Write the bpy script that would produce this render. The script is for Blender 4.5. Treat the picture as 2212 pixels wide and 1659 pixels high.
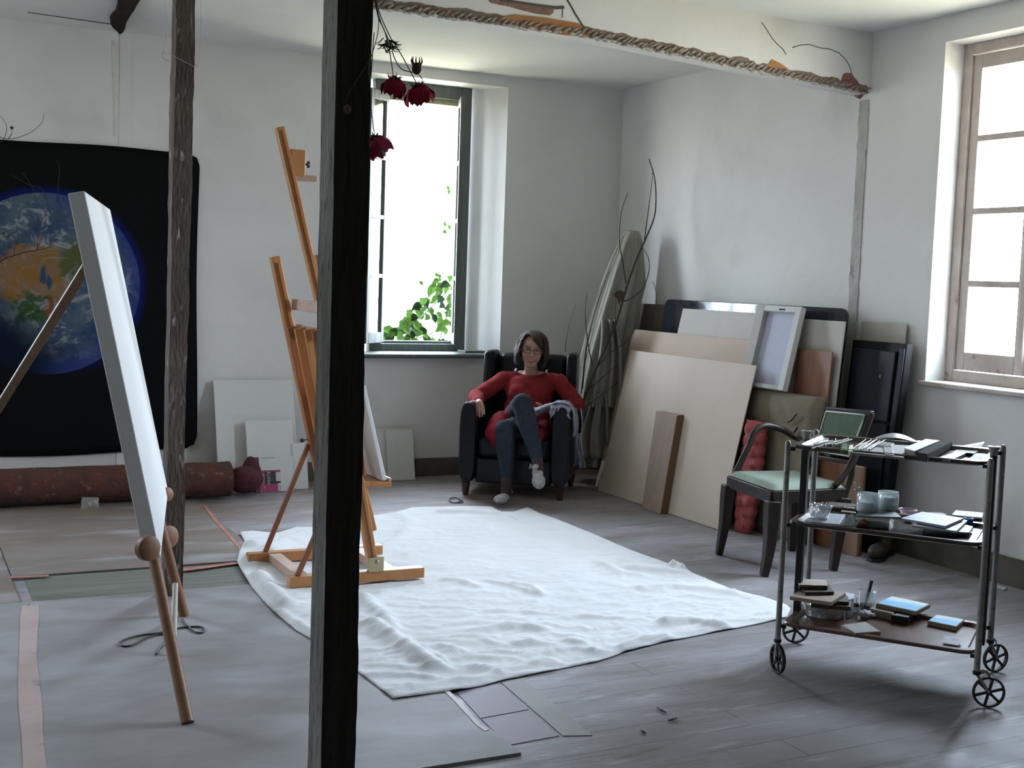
import bpy, bmesh, math, random
from math import pi, sin, cos, radians as R_
from mathutils import Vector, Matrix, noise as MN
V = Vector
random.seed(7)
for o in list(bpy.data.objects): bpy.data.objects.remove(o)
C = bpy.context.scene.collection

# ------------------------------------------------------------ camera, world, light, exposure
CAM = V((0, 0, 1.45)); FPX = 2700.0
MR = Matrix([[0.8950829, -0.4445923, 0.0341214], [-0.0063718, -0.0892677, -0.9959873], [0.4458542, 0.8912738, -0.0827349]])
cam = bpy.data.cameras.new('camera'); cam.lens = FPX/2212*36; cam.sensor_width = 36; cam.sensor_fit = 'HORIZONTAL'
cam.clip_start = .05; cam.clip_end = 200
co = bpy.data.objects.new('camera', cam); C.objects.link(co)
rm = Matrix((MR[0], -MR[1], -MR[2])).transposed()
co.matrix_world = Matrix.Translation(CAM) @ rm.to_4x4()
bpy.context.scene.camera = co
vs = bpy.context.scene.view_settings
vs.view_transform = 'Standard'; vs.look = 'None'; vs.gamma = 1; vs.use_curve_mapping = False
vs.exposure = 0.0
SKY = 37.0
w = bpy.data.worlds.new('sky'); bpy.context.scene.world = w; w.use_nodes = True
nt = w.node_tree; nt.nodes.clear()
tc = nt.nodes.new('ShaderNodeTexCoord'); sx = nt.nodes.new('ShaderNodeSeparateXYZ')
cr = nt.nodes.new('ShaderNodeValToRGB'); bg = nt.nodes.new('ShaderNodeBackground'); wo = nt.nodes.new('ShaderNodeOutputWorld')
mr = nt.nodes.new('ShaderNodeMapRange'); mr.inputs[1].default_value = -1; mr.inputs[2].default_value = 1
nt.links.new(tc.outputs['Generated'], sx.inputs[0]); nt.links.new(sx.outputs[2], mr.inputs[0]); nt.links.new(mr.outputs[0], cr.inputs[0])
e = cr.color_ramp.elements
e[0].position = 0.40; e[0].color = (.25, .25, .19, 1); e[1].position = 0.56; e[1].color = (.71, .845, 1.0, 1)
n_ = e.new(.49); n_.color = (.64, .67, .68, 1)
# the sky is open beyond the right wall, behind trees beyond the back wall
mo = nt.nodes.new('ShaderNodeMapRange'); mo.inputs[1].default_value = .1; mo.inputs[2].default_value = .85; mo.inputs[3].default_value = SKY; mo.inputs[4].default_value = SKY*2.0
nt.links.new(sx.outputs[0], mo.inputs[0]); nt.links.new(mo.outputs[0], bg.inputs[1])
nt.links.new(cr.outputs[0], bg.inputs[0]); nt.links.new(bg.outputs[0], wo.inputs[0])
def portal(loc, sx_, sy_, direction):
    l = bpy.data.lights.new('window_daylight', 'AREA'); l.shape = 'RECTANGLE'; l.size = sx_; l.size_y = sy_
    l.cycles.is_portal = True
    o = bpy.data.objects.new('window_daylight', l); C.objects.link(o); o.location = loc
    o.rotation_euler = V(direction).to_track_quat('-Z', 'Y').to_euler()
    return o
RX, BY, CH = 5.08, 8.40, 2.94      # right wall, back wall, ceiling
LX, FY = -2.6, -1.8                # left wall, wall behind the camera
portal((3.52, BY+.36, 1.86), 1.1, 2.1, (0, -1, 0))
portal((RX+.36, 4.59, 1.9), 1.1, 2.0, (-1, 0, 0))
portal((-1.35, BY+.36, 1.86), 1.2, 2.1, (0, -1, 0))

# ------------------------------------------------------------ measuring: points of known planes of the room
def ray(x, y): return MR.transposed() @ V(((x-1106)/FPX, (y-829.5)/FPX, 1))
def az(x, y, z=0):
    d = ray(x, y); return CAM + d*((z-1.45)/d.z)
def ay(x, y, Y):
    d = ray(x, y); return CAM + d*(Y/d.y)
def ax(x, y, X):
    d = ray(x, y); return CAM + d*(X/d.x)
def ap(x, y, P, n):
    d = ray(x, y); return CAM + d*((V(P)-CAM).dot(V(n))/d.dot(V(n)))

# ------------------------------------------------------------ tags
WL = {}
def tag(o, label=None, cat=None, group=None, kind=None):
    if label: o['label'] = label
    if cat: o['category'] = cat
    if group: o['group'] = group
    if kind: o['kind'] = kind
    return o
def thing(name, loc, label, cat, group=None):
    o = bpy.data.objects.new(name, None); C.objects.link(o); o.location = V(loc); o.empty_display_size = .1
    WL[o.name] = V(loc); return tag(o, label, cat, group)

# ------------------------------------------------------------ materials
def nodes(name):
    m = bpy.data.materials.new(name); m.use_nodes = True; n = m.node_tree; n.nodes.clear()
    out = n.nodes.new('ShaderNodeOutputMaterial'); return m, n, out
def PM(name, c1, c2=None, sc=4, rough=.6, metal=0, bump=0, bsc=None, stretch=(1, 1, 1), detail=5, lo=.35, hi=.65, spec=.5, c3=None, sc3=1.2, lo3=.55, hi3=.7, sheen=0, trans=0, alpha=1, co_='Object', subs=0, bdist=.02):
    m, n, out = nodes(name); L = n.links
    b = n.nodes.new('ShaderNodeBsdfPrincipled'); L.new(b.outputs[0], out.inputs[0])
    b.inputs['Roughness'].default_value = rough; b.inputs['Metallic'].default_value = metal
    b.inputs['Specular IOR Level'].default_value = spec
    if sheen: b.inputs['Sheen Weight'].default_value = sheen
    if alpha < 1: b.inputs['Alpha'].default_value = alpha
    c1 = tuple(c1)+(1,)
    b.inputs['Base Color'].default_value = c1
    t = n.nodes.new('ShaderNodeTexCoord'); mp = n.nodes.new('ShaderNodeMapping'); mp.inputs['Scale'].default_value = stretch
    L.new(t.outputs[co_], mp.inputs[0])
    if c2:
        nz = n.nodes.new('ShaderNodeTexNoise'); nz.inputs['Scale'].default_value = sc; nz.inputs['Detail'].default_value = detail; nz.inputs['Roughness'].default_value = .65
        L.new(mp.outputs[0], nz.inputs[0])
        r = n.nodes.new('ShaderNodeMapRange'); r.inputs[1].default_value = lo; r.inputs[2].default_value = hi; L.new(nz.outputs[0], r.inputs[0])
        mx = n.nodes.new('ShaderNodeMix'); mx.data_type = 'RGBA'; mx.inputs[6].default_value = c1; mx.inputs[7].default_value = tuple(c2)+(1,)
        L.new(r.outputs[0], mx.inputs[0]); last = mx
        if c3:
            nz3 = n.nodes.new('ShaderNodeTexNoise'); nz3.inputs['Scale'].default_value = sc3; nz3.inputs['Detail'].default_value = 6
            L.new(mp.outputs[0], nz3.inputs[0])
            r3 = n.nodes.new('ShaderNodeMapRange'); r3.inputs[1].default_value = lo3; r3.inputs[2].default_value = hi3; L.new(nz3.outputs[0], r3.inputs[0])
            m3 = n.nodes.new('ShaderNodeMix'); m3.data_type = 'RGBA'; L.new(mx.outputs[2], m3.inputs[6]); m3.inputs[7].default_value = tuple(c3)+(1,)
            L.new(r3.outputs[0], m3.inputs[0]); last = m3
        L.new(last.outputs[2], b.inputs['Base Color'])
    if bump:
        nb = n.nodes.new('ShaderNodeTexNoise'); nb.inputs['Scale'].default_value = bsc or sc*4; nb.inputs['Detail'].default_value = 6
        L.new(mp.outputs[0], nb.inputs[0])
        bp = n.nodes.new('ShaderNodeBump'); bp.inputs['Strength'].default_value = bump; bp.inputs['Distance'].default_value = bdist
        L.new(nb.outputs[0], bp.inputs['Height']); L.new(bp.outputs[0], b.inputs['Normal'])
    return m
def GM(name, tint=(1, 1, 1), haze=.1, hc=(.8, .85, .88), rough=.05, gl=.10):
    """thin clear sheet: transparent + gloss + a little haze"""
    m, n, out = nodes(name); L = n.links
    tr = n.nodes.new('ShaderNodeBsdfTransparent'); tr.inputs[0].default_value = tuple(tint)+(1,)
    g = n.nodes.new('ShaderNodeBsdfGlossy'); g.inputs['Roughness'].default_value = rough
    d = n.nodes.new('ShaderNodeBsdfPrincipled'); d.inputs['Base Color'].default_value = tuple(hc)+(1,); d.inputs['Roughness'].default_value = .4
    fr = n.nodes.new('ShaderNodeLayerWeight'); fr.inputs[0].default_value = .25
    ml = n.nodes.new('ShaderNodeMath'); ml.operation = 'MULTIPLY_ADD'; ml.inputs[1].default_value = .6; ml.inputs[2].default_value = gl
    L.new(fr.outputs['Facing'], ml.inputs[0])
    a = n.nodes.new('ShaderNodeMixShader'); L.new(ml.outputs[0], a.inputs[0]); L.new(tr.outputs[0], a.inputs[1]); L.new(g.outputs[0], a.inputs[2])
    b = n.nodes.new('ShaderNodeMixShader'); b.inputs[0].default_value = haze; L.new(a.outputs[0], b.inputs[1]); L.new(d.outputs[0], b.inputs[2])
    L.new(b.outputs[0], out.inputs[0]); return m

# ------------------------------------------------------------ mesh builder
class MB:
    def __init__(s): s.v = []; s.f = []
    def add(s, vs, fs):
        k = len(s.v); s.v += [V(p) for p in vs]; s.f += [tuple(i+k for i in f) for f in fs]; return s
    def hexa(s, p):   # p: 4 bottom ring, 4 top ring
        return s.add(p, [(3, 2, 1, 0), (4, 5, 6, 7), (0, 1, 5, 4), (1, 2, 6, 5), (2, 3, 7, 6), (3, 0, 4, 7)])
    def box(s, a, b):
        x0, y0, z0 = a; x1, y1, z1 = b
        return s.hexa([(x0, y0, z0), (x1, y0, z0), (x1, y1, z0), (x0, y1, z0), (x0, y0, z1), (x1, y0, z1), (x1, y1, z1), (x0, y1, z1)])
    def obox(s, c, ax_, ay_, az_):   # centre, three half-axes
        c, a, b, d = V(c), V(ax_), V(ay_), V(az_)
        return s.hexa([c-a-b-d, c+a-b-d, c+a+b-d, c-a+b-d, c-a-b+d, c+a-b+d, c+a+b+d, c-a+b+d])
    def bar(s, p, q, w, h, up=(0, 0, 1)):
        p, q = V(p), V(q); d = (q-p); x = d.cross(V(up)).normalized(); y = x.cross(d).normalized()
        return s.obox((p+q)/2, x*w/2, d/2, y*h/2)
    def prism(s, pts, ex):
        pts = [V(p) for p in pts]; ex = V(ex); n = len(pts)
        return s.add(pts+[p+ex for p in pts], [tuple(range(n))[::-1], tuple(range(n, 2*n))]+[(i, (i+1) % n, n+(i+1) % n, n+i) for i in range(n)])
    def tube(s, pts, r, n=8, flat=None, up=None, caps=True):
        pts = [V(p) for p in pts]; m = len(pts); rr = r if isinstance(r, (list, tuple)) else [r]*m
        base = len(s.v); prev = None
        for i, p in enumerate(pts):
            d = (pts[min(i+1, m-1)]-pts[max(i-1, 0)]).normalized()
            if up is not None: x = d.cross(V(up)).normalized()
            elif prev is None: x = d.orthogonal().normalized()
            else: x = (prev-d*prev.dot(d)).normalized()
            prev = x; y = d.cross(x)
            fa, fb = flat or (1, 1)
            for k in range(n):
                a = 2*pi*k/n; s.v.append(p+x*cos(a)*rr[i]*fa+y*sin(a)*rr[i]*fb)
        for i in range(m-1):
            for k in range(n):
                a = base+i*n+k; b = base+i*n+(k+1) % n; s.f.append((a, b, b+n, a+n))
        if caps:
            s.f.append(tuple(base+k for k in range(n))[::-1]); s.f.append(tuple(base+(m-1)*n+k for k in range(n)))
        return s
    def lathe(s, prof, c, n=24, axis=None, caps=True):
        c = V(c); A = V(axis or (0, 0, 1)).normalized(); X = A.orthogonal().normalized() if abs(A.z) < .999 else V((1, 0, 0)); Y = A.cross(X)
        base = len(s.v); m = len(prof)
        for r, z in prof:
            for k in range(n):
                a = 2*pi*k/n; s.v.append(c+A*z+X*cos(a)*r+Y*sin(a)*r)
        for i in range(m-1):
            for k in range(n):
                a = base+i*n+k; b = base+i*n+(k+1) % n; s.f.append((a, b, b+n, a+n))
        if caps:
            s.f.append(tuple(base+k for k in range(n))[::-1]); s.f.append(tuple(base+(m-1)*n+k for k in range(n)))
        return s
    def grid(s, fn, nu, nv, closed=False):
        base = len(s.v); mu = nu if closed else nu+1
        for j in range(nv+1):
            for i in range(mu): s.v.append(V(fn(i/nu, j/nv)))
        for j in range(nv):
            for i in range(nu):
                a = base+j*mu+i; b = base+j*mu+(i+1) % mu; s.f.append((a, b, b+mu, a+mu))
        return s
    def ell(s, c, r, M_=None, nu=20, nv=12):
        c = V(c); M_ = M_ or Matrix.Identity(3)
        if isinstance(r, (int, float)): r = (r, r, r)
        base = len(s.v); s.v.append(c+M_@V((0, 0, -r[2])))
        for j in range(1, nv):
            t = -pi/2+pi*j/nv
            for i in range(nu):
                a = 2*pi*i/nu; s.v.append(c+M_@V((r[0]*cos(t)*cos(a), r[1]*cos(t)*sin(a), r[2]*sin(t))))
        s.v.append(c+M_@V((0, 0, r[2]))); top = len(s.v)-1
        for i in range(nu):
            s.f.append((base, base+1+(i+1) % nu, base+1+i)); k = base+1+(nv-2)*nu
            s.f.append((k+i, k+(i+1) % nu, top))
        for j in range(nv-2):
            for i in range(nu):
                a = base+1+j*nu+i; b = base+1+j*nu+(i+1) % nu; s.f.append((a, b, b+nu, a+nu))
        return s
    def cap(s, a, b, ra, rb=None, n=14):    # capsule
        rb = ra if rb is None else rb
        a, b = V(a), V(b); d = b-a; L_ = d.length; d = d.normalized() if L_ > 1e-6 else V((0, 0, 1))
        prof = [(ra*cos(t), ra*sin(t)) for t in [-pi/2*.98+k*(pi/2*.98)/5 for k in range(6)]]
        prof += [(rb*cos(t), L_+rb*sin(t)) for t in [k*(pi/2*.98)/5 for k in range(6)]]
        return s.lathe(prof, a, n, d)
    def build(s, name, mat, parent=None, smooth=False, bevel=0, seg=2, auto=None, solid=0, base=None):
        if parent is not None: off = WL[parent.name].copy()
        else:
            xs = [p.x for p in s.v]; ys = [p.y for p in s.v]; zs = [p.z for p in s.v]
            off = V(base) if base is not None else V(((min(xs)+max(xs))/2, (min(ys)+max(ys))/2, min(zs)))
        me = bpy.data.meshes.new(name); me.from_pydata([p-off for p in s.v], [], s.f); me.validate(); 
        bm = bmesh.new(); bm.from_mesh(me); bmesh.ops.recalc_face_normals(bm, faces=bm.faces); bm.to_mesh(me); bm.free()
        me.materials.append(mat)
        if smooth:
            for p in me.polygons: p.use_smooth = True
        o = bpy.data.objects.new(name, me); C.objects.link(o)
        if parent is not None: o.parent = parent; o.location = (0, 0, 0)
        else: o.location = off
        WL[o.name] = off
        if auto is not None:
            for p in me.polygons: p.use_smooth = True
            me.set_sharp_from_angle(angle=R_(auto))
        if solid:
            md = o.modifiers.new('thick', 'SOLIDIFY'); md.thickness = solid; md.offset = 0
        if bevel:
            md = o.modifiers.new('bevel', 'BEVEL'); md.width = bevel; md.segments = seg; md.limit_method = 'ANGLE'; md.angle_limit = R_(40)
            md.harden_normals = False
            if seg > 1:
                for p in me.polygons: p.use_smooth = True
                me.set_sharp_from_angle(angle=R_(35))
        return o
def blob(mb, name, mat, parent, voxel=.007, smooth=6, disp=None):
    """fuse the overlapping forms in mb into one continuous skin"""
    off = WL[parent.name]
    me = bpy.data.meshes.new(name); me.from_pydata([p-off for p in mb.v], [], mb.f); me.validate()
    bm = bmesh.new(); bm.from_mesh(me); bmesh.ops.recalc_face_normals(bm, faces=bm.faces); bm.to_mesh(me); bm.free()
    t = bpy.data.objects.new('tmp_form', me); C.objects.link(t)
    md = t.modifiers.new('r', 'REMESH'); md.mode = 'VOXEL'; md.voxel_size = voxel; md.use_smooth_shade = True
    if smooth:
        sm = t.modifiers.new('s', 'SMOOTH'); sm.iterations = smooth; sm.factor = .5
    dg = bpy.context.evaluated_depsgraph_get(); dg.update()
    me2 = bpy.data.meshes.new_from_object(t.evaluated_get(dg)); bpy.data.objects.remove(t); bpy.data.meshes.remove(me)
    me2.name = name
    if disp:
        for v in me2.vertices: v.co = disp(v.co+off, v.normal)-off
    me2.materials.clear(); me2.materials.append(mat)
    for p in me2.polygons: p.use_smooth = True
    o = bpy.data.objects.new(name, me2); C.objects.link(o); o.parent = parent; WL[o.name] = off.copy(); return o
def struct(name, mb, m, parent=None, **k):
    o = mb.build(name, m, parent, **k)
    if parent is None: o['kind'] = 'structure'
    return o
def poly_len(pts):
    L_ = [0]
    for a, b in zip(pts, pts[1:]): L_.append(L_[-1]+(V(b)-V(a)).length)
    return L_
def on_poly(pts, t):
    L_ = poly_len(pts); x = t*L_[-1]
    for i in range(len(pts)-1):
        if x <= L_[i+1] or i == len(pts)-2:
            k = (x-L_[i])/max(1e-9, L_[i+1]-L_[i]); return V(pts[i]).lerp(V(pts[i+1]), max(0, min(1, k)))
def smoothpath(pts, n=6):
    pts = [V(p) for p in pts]; out = []
    for i in range(len(pts)-1):
        p0 = pts[max(i-1, 0)]; p1 = pts[i]; p2 = pts[i+1]; p3 = pts[min(i+2, len(pts)-1)]
        for k in range(n):
            t = k/n; out.append(.5*((2*p1)+(-p0+p2)*t+(2*p0-5*p1+4*p2-p3)*t*t+(-p0+3*p1-3*p2+p3)*t**3))
    out.append(pts[-1]); return out
def fbm(p, sc, oc=3):
    return MN.fractal(V(p)*sc, 1.0, 2.0, oc)

# ============================================================ materials of the room
m_wall = PM('white_plaster', (.76, .75, .735), (.70, .685, .67), sc=1.3, rough=.92, bump=.25, bsc=14, c3=(.50, .49, .46), sc3=1.1, lo3=.62, hi3=.85, bdist=.01, spec=.2)
m_ceil = PM('ceiling_plaster', (.75, .755, .73), (.69, .69, .67), sc=.9, rough=.95, bump=.15, bsc=8, spec=.2)
m_dark = PM('dark_back_room', (.30, .29, .27), rough=.95)
m_frame_grey = PM('grey_window_paint', (.12, .135, .125), (.085, .10, .088), sc=9, rough=.6, stretch=(3, 3, .6))
m_frame_beige = PM('beige_window_paint', (.56, .49, .45), (.45, .38, .34), sc=7, rough=.6, c3=(.25, .15, .12), sc3=10, lo3=.66, hi3=.75)
m_pane = GM('window_glass', haze=.01, gl=.03)
m_base = PM('old_baseboard_paint', (.13, .115, .095), (.08, .07, .055), sc=6, rough=.7)
def floor_mat():
    m, n, out = nodes('worn_painted_boards'); L = n.links
    b = n.nodes.new('ShaderNodeBsdfPrincipled'); L.new(b.outputs[0], out.inputs[0]); b.inputs['Specular IOR Level'].default_value = .35
    t = n.nodes.new('ShaderNodeTexCoord'); mp = n.nodes.new('ShaderNodeMapping'); mp.inputs['Rotation'].default_value = (0, 0, R_(-1.5)); L.new(t.outputs['Object'], mp.inputs[0])
    br = n.nodes.new('ShaderNodeTexBrick'); br.inputs['Scale'].default_value = 1; br.inputs['Mortar Size'].default_value = .0022; br.inputs['Mortar Smooth'].default_value = .3
    br.inputs['Brick Width'].default_value = 5.3; br.inputs['Row Height'].default_value = .145
    br.inputs['Color1'].default_value = (.26, .243, .252, 1); br.inputs['Color2'].default_value = (.238, .225, .234, 1); br.inputs['Mortar'].default_value = (.075, .07, .07, 1)
    L.new(mp.outputs[0], br.inputs[0])
    def N(sc, lo, hi, st=(1, 1, 1), det=6):
        mm = n.nodes.new('ShaderNodeMapping'); mm.inputs['Scale'].default_value = st; L.new(t.outputs['Object'], mm.inputs[0])
        z = n.nodes.new('ShaderNodeTexNoise'); z.inputs['Scale'].default_value = sc; z.inputs['Detail'].default_value = det; z.inputs['Roughness'].default_value = .65; L.new(mm.outputs[0], z.inputs[0])
        r = n.nodes.new('ShaderNodeMapRange'); r.inputs[1].default_value = lo; r.inputs[2].default_value = hi; L.new(z.outputs[0], r.inputs[0]); return r
    def mix(a, col, f, k=1):
        q = n.nodes.new('ShaderNodeMath'); q.operation = 'MULTIPLY'; q.inputs[1].default_value = k; L.new(f.outputs[0], q.inputs[0])
        x = n.nodes.new('ShaderNodeMix'); x.data_type = 'RGBA'; L.new(a, x.inputs[6]); x.inputs[7].default_value = tuple(col)+(1,); L.new(q.outputs[0], x.inputs[0]); return x.outputs[2]
    c = mix(br.outputs[0], (.33, .315, .34), N(1.9, .44, .66, (.55, 1.5, 1)), .9)       # pale scuffed paint
    c = mix(c, (.13, .112, .10), N(2.6, .50, .68, (.5, 1.8, 1), 9), .8)
    c = mix(c, (.46, .45, .48), N(7, .57, .68, (.35, 1.6, 1), 9), .7)                    # chalky scrapes
    # the older brown boards showing towards the far end, wear that stays with the floor
    sp = n.nodes.new('ShaderNodeSeparateXYZ'); L.new(t.outputs['Object'], sp.inputs[0])
    g = n.nodes.new('ShaderNodeMapRange'); g.inputs[1].default_value = 6.2; g.inputs[2].default_value = 7.6; L.new(sp.outputs[1], g.inputs[0])
    ns = N(1.3, .42, .66, (.5, 1.2, 1)); q = n.nodes.new('ShaderNodeMath'); q.operation = 'MULTIPLY'; L.new(g.outputs[0], q.inputs[0]); L.new(ns.outputs[0], q.inputs[1])
    c = mix(c, (.17, .085, .04), q, .75)
    L.new(c, b.inputs['Base Color']); rr = N(3, .3, .7); r2 = n.nodes.new('ShaderNodeMapRange'); r2.inputs[3].default_value = .42; r2.inputs[4].default_value = .68; L.new(rr.outputs[0], r2.inputs[0]); L.new(r2.outputs[0], b.inputs['Roughness'])
    bp = n.nodes.new('ShaderNodeBump'); bp.inputs['Strength'].default_value = .25; bp.inputs['Distance'].default_value = .004; zz = N(30, .3, .7, (.3, 1.5, 1)); L.new(zz.outputs[0], bp.inputs['Height']); L.new(bp.outputs[0], b.inputs['Normal'])
    return m
m_floor = floor_mat()
m_sheet = PM('grey_floor_sheet', (.30, .285, .29), (.21, .20, .20), sc=3.2, rough=.62, detail=9, lo=.3, hi=.7, bump=.06, bsc=20, c3=(.37, .36, .385), sc3=2.3, lo3=.5, hi3=.75, spec=.3, stretch=(.7, 1.3, 1))
m_oldplank = PM('bare_old_planks', (.17, .17, .135), (.09, .09, .07), sc=3, rough=.8, stretch=(.35, 9, 1), detail=8, bump=.2)

# ============================================================ the shell
T = .36
b = MB()   # back wall with its splayed window recess
b.box((LX-T, BY, -.1), (-1.90, BY+T, CH+.1)).box((-1.90, BY, -.1), (-.80, BY+T, .90)).box((-1.90, BY, 2.84), (-.80, BY+T, CH+.1)).box((-.80, BY, -.1), (2.95, BY+T, CH+.1)).box((4.09, BY, -.1), (RX+T, BY+T, CH+.1)).box((2.95, BY, -.1), (4.09, BY+T, .868)).box((2.95, BY, 2.86), (4.09, BY+T, CH+.1))
b.hexa([(2.95, BY, .868), (3.16, BY+T, .868), (2.95, BY+T, .868), (2.949, BY+.01, .868), (2.95, BY, 2.86), (3.16, BY+T, 2.86), (2.95, BY+T, 2.86), (2.949, BY+.01, 2.86)])
b.hexa([(4.09, BY, .868), (4.091, BY+.01, .868), (4.09, BY+T, .868), (3.88, BY+T, .868), (4.09, BY, 2.86), (4.091, BY+.01, 2.86), (4.09, BY+T, 2.86), (3.88, BY+T, 2.86)])
struct('wall_back', b, m_wall, base=(0, BY, 0))
def wall_x(name, X, X2, holes):
    b = MB(); x0, x1 = min(X, X2), max(X, X2); y = FY-T
    for (a, c, z0, z1) in sorted(holes):
        b.box((x0, y, -.1), (x1, a, CH+.1)); b.box((x0, a, -.1), (x1, c, z0)); b.box((x0, a, z1), (x1, c, CH+.1)); y = c
    b.box((x0, y, -.1), (x1, BY, CH+.1)); return struct(name, b, m_wall, base=(X, 0, 0))
wall_x('wall_right', RX, RX+T, [(4.08, 5.10, .98, 2.80)])
wall_x('wall_left', LX, LX-T, [])
struct('wall_front', MB().box((LX-T, FY-T, -.1), (RX+T, FY, CH+.1)), m_dark, base=(0, FY, 0))
struct('floor', MB().box((LX-T, FY-T, -.12), (RX+T, BY+T, 0)), m_floor, base=(0, 0, 0))
struct('ceiling', MB().box((LX-T, FY-T, CH), (RX+T, BY+T, CH+.1)), m_ceil, base=(0, 0, CH))
# baseboards
struct('baseboard_back', MB().box((1.9, BY-.022, 0), (RX-.03, BY-.001, .13)), m_base)
struct('baseboard_right', MB().box((RX-.035, FY, 0), (RX-.001, BY-.03, .125)).box((RX-.02, FY, .125), (RX-.001, BY-.03, .14)), m_base)
m_orangewood = PM('orange_brown_wood', (.30, .125, .045), (.20, .075, .03), sc=4, rough=.65, stretch=(.5, 5, 5))
struct('trim_1', MB().box((-1.2, BY-.05, .02), (1.88, BY-.001, .115)).box((-1.2, BY-.08, 0), (1.88, BY-.002, .02)), m_orangewood)

# floor sheets laid over the boards
m_sheet2 = PM('scuffed_brown_grey_sheet', (.235, .20, .185), (.165, .125, .10), sc=1.5, rough=.65, bump=.06, bsc=20, c3=(.36, .35, .37), sc3=2.6, lo3=.52, hi3=.72, spec=.3, stretch=(.5, 1.8, 1))
def sheet(name, x0, y0, x1, y1, z=.010, m=None):
    return struct(name, MB().box((x0, y0, .0005), (x1, y1, z)), m or m_sheet)
def psheet(name, pts, m): return struct(name, MB().prism([(x, y, .0005) for x, y in pts], (0, 0, .0095)), m)
psheet('trim_9', [(.338, 3.30), (1.725, 3.30), (1.725, 5.60), (.530, 5.60)], m_sheet)
psheet('trim_10', [(-1.6, 1.6), (.196, 1.6), (.333, 3.30), (.524, 5.60), (-1.6, 5.60)], m_sheet)
psheet('trim_11', [(-1.6, 5.603), (.494, 5.603), (.494, 8.0), (-1.6, 8.0)], m_sheet2); psheet('trim_12', [(.50, 6.085), (1.70, 6.085), (1.70, 7.98), (.50, 7.98)], m_sheet2)
struct('trim_13', MB().box((.55, 5.605, .0003), (1.70, 6.08, .002)), m_oldplank)
m_purple = PM('mauve_boards', (.24, .20, .245), (.27, .23, .27), sc=3, rough=.6)
m_pale = PM('pale_grey_board', (.30, .29, .29), (.25, .24, .235), sc=4, rough=.65)
def flat(pts, z0, h): 
    q = [az(x, y, z0+h) for x, y in pts]; return [V((p.x, p.y, z0)) for p in q], (0, 0, h)
mb = MB()
for poly in ([(985, 1494), (1078, 1477), (1142, 1532), (1038, 1551)], [(1040, 1553), (1144, 1534), (1208, 1589), (1098, 1609)]):
    mb.prism(*flat(poly, .0003, .002))
struct('trim_14', mb, m_purple)
struct('trim_15', MB().prism(*flat([(1083, 1474), (1128, 1465), (1280, 1588), (1216, 1589)], .0003, .0022)), m_pale)

# window in the back wall, both leaves swung open
def sash(mb, hinge, d, wdt, z0, z1, npane, st=.045, th=.035, mun=.028):
    """one glazed leaf: stiles, rails, glazing bars; returns pane rectangles"""
    h, d = V(hinge), V(d).normalized(); nrm = V((d.y, -d.x, 0)); 
    def bar(a0, a1, za, zb): 
        c = h+d*(a0+a1)/2; mb.obox((c.x, c.y, (za+zb)/2), d*(a1-a0)/2, nrm*th/2, (0, 0, (zb-za)/2))
    bar(0, st, z0, z1); bar(wdt-st, wdt, z0, z1); bar(st, wdt-st, z0, z0+st*1.7); bar(st, wdt-st, z1-st*1.3, z1)
    a, c = z0+st*1.7, z1-st*1.3; hh = (c-a-mun*(npane-1))/npane; P = []
    for k in range(npane):
        za = a+k*(hh+mun); P.append((za, za+hh))
        if k < npane-1: bar(st, wdt-st, za+hh, za+hh+mun)
    q = MB()
    for za, zb in P:
        c = h+d*wdt/2; q.obox((c.x, c.y, (za+zb)/2), d*(wdt/2-st), nrm*.0015, (0, 0, (zb-za)/2))
    return q
w1 = thing('window_1', (3.52, 8.66, .9), None, None); w1['kind'] = 'structure'
fr = MB(); y0, y1 = 8.62, 8.70
for a in ((3.14, y0, .868, 3.225, y1, 2.86), (3.815, y0, .868, 3.90, y1, 2.86), (3.225, y0, .868, 3.815, y1, .955), (3.225, y0, 2.765, 3.815, y1, 2.86)):
    fr.box(a[:3], a[3:])
fr.box((3.225, y0+.03, .955), (3.815, y1, .975))
fr.build('window_frame', m_frame_grey, w1, bevel=.004)
m_rail = PM('yellowed_window_head', (.42, .40, .25), (.33, .30, .17), sc=10, rough=.6)
MB().box((3.225, 8.66, 2.725), (3.815, 8.70, 2.765)).build('window_head_rail', m_rail, w1)
s1 = MB(); g = sash(s1, (3.222, 8.600, 0), (-.30, -.30, 0), .30, .965, 2.755, 4); s_ = s1.build('window_sash', m_frame_grey, w1, bevel=.003); g.build('pane', m_pane, s_)
s1 = MB(); g = sash(s1, (3.80, 8.605, 0), (-.20, -.55, 0), .295, .965, 2.755, 4); s_ = s1.build('window_sash', m_frame_grey, w1, bevel=.003); g.build('pane', m_pane, s_)
MB().box((2.93, 8.31, .868), (3.975, 8.62, .90)).build('window_sill', m_frame_grey, w1, bevel=.014, seg=3)
MB().box((3.83, 8.45, .90), (4.00, 8.60, .915)).build('sill_block', m_frame_grey, w1, bevel=.003)

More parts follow.
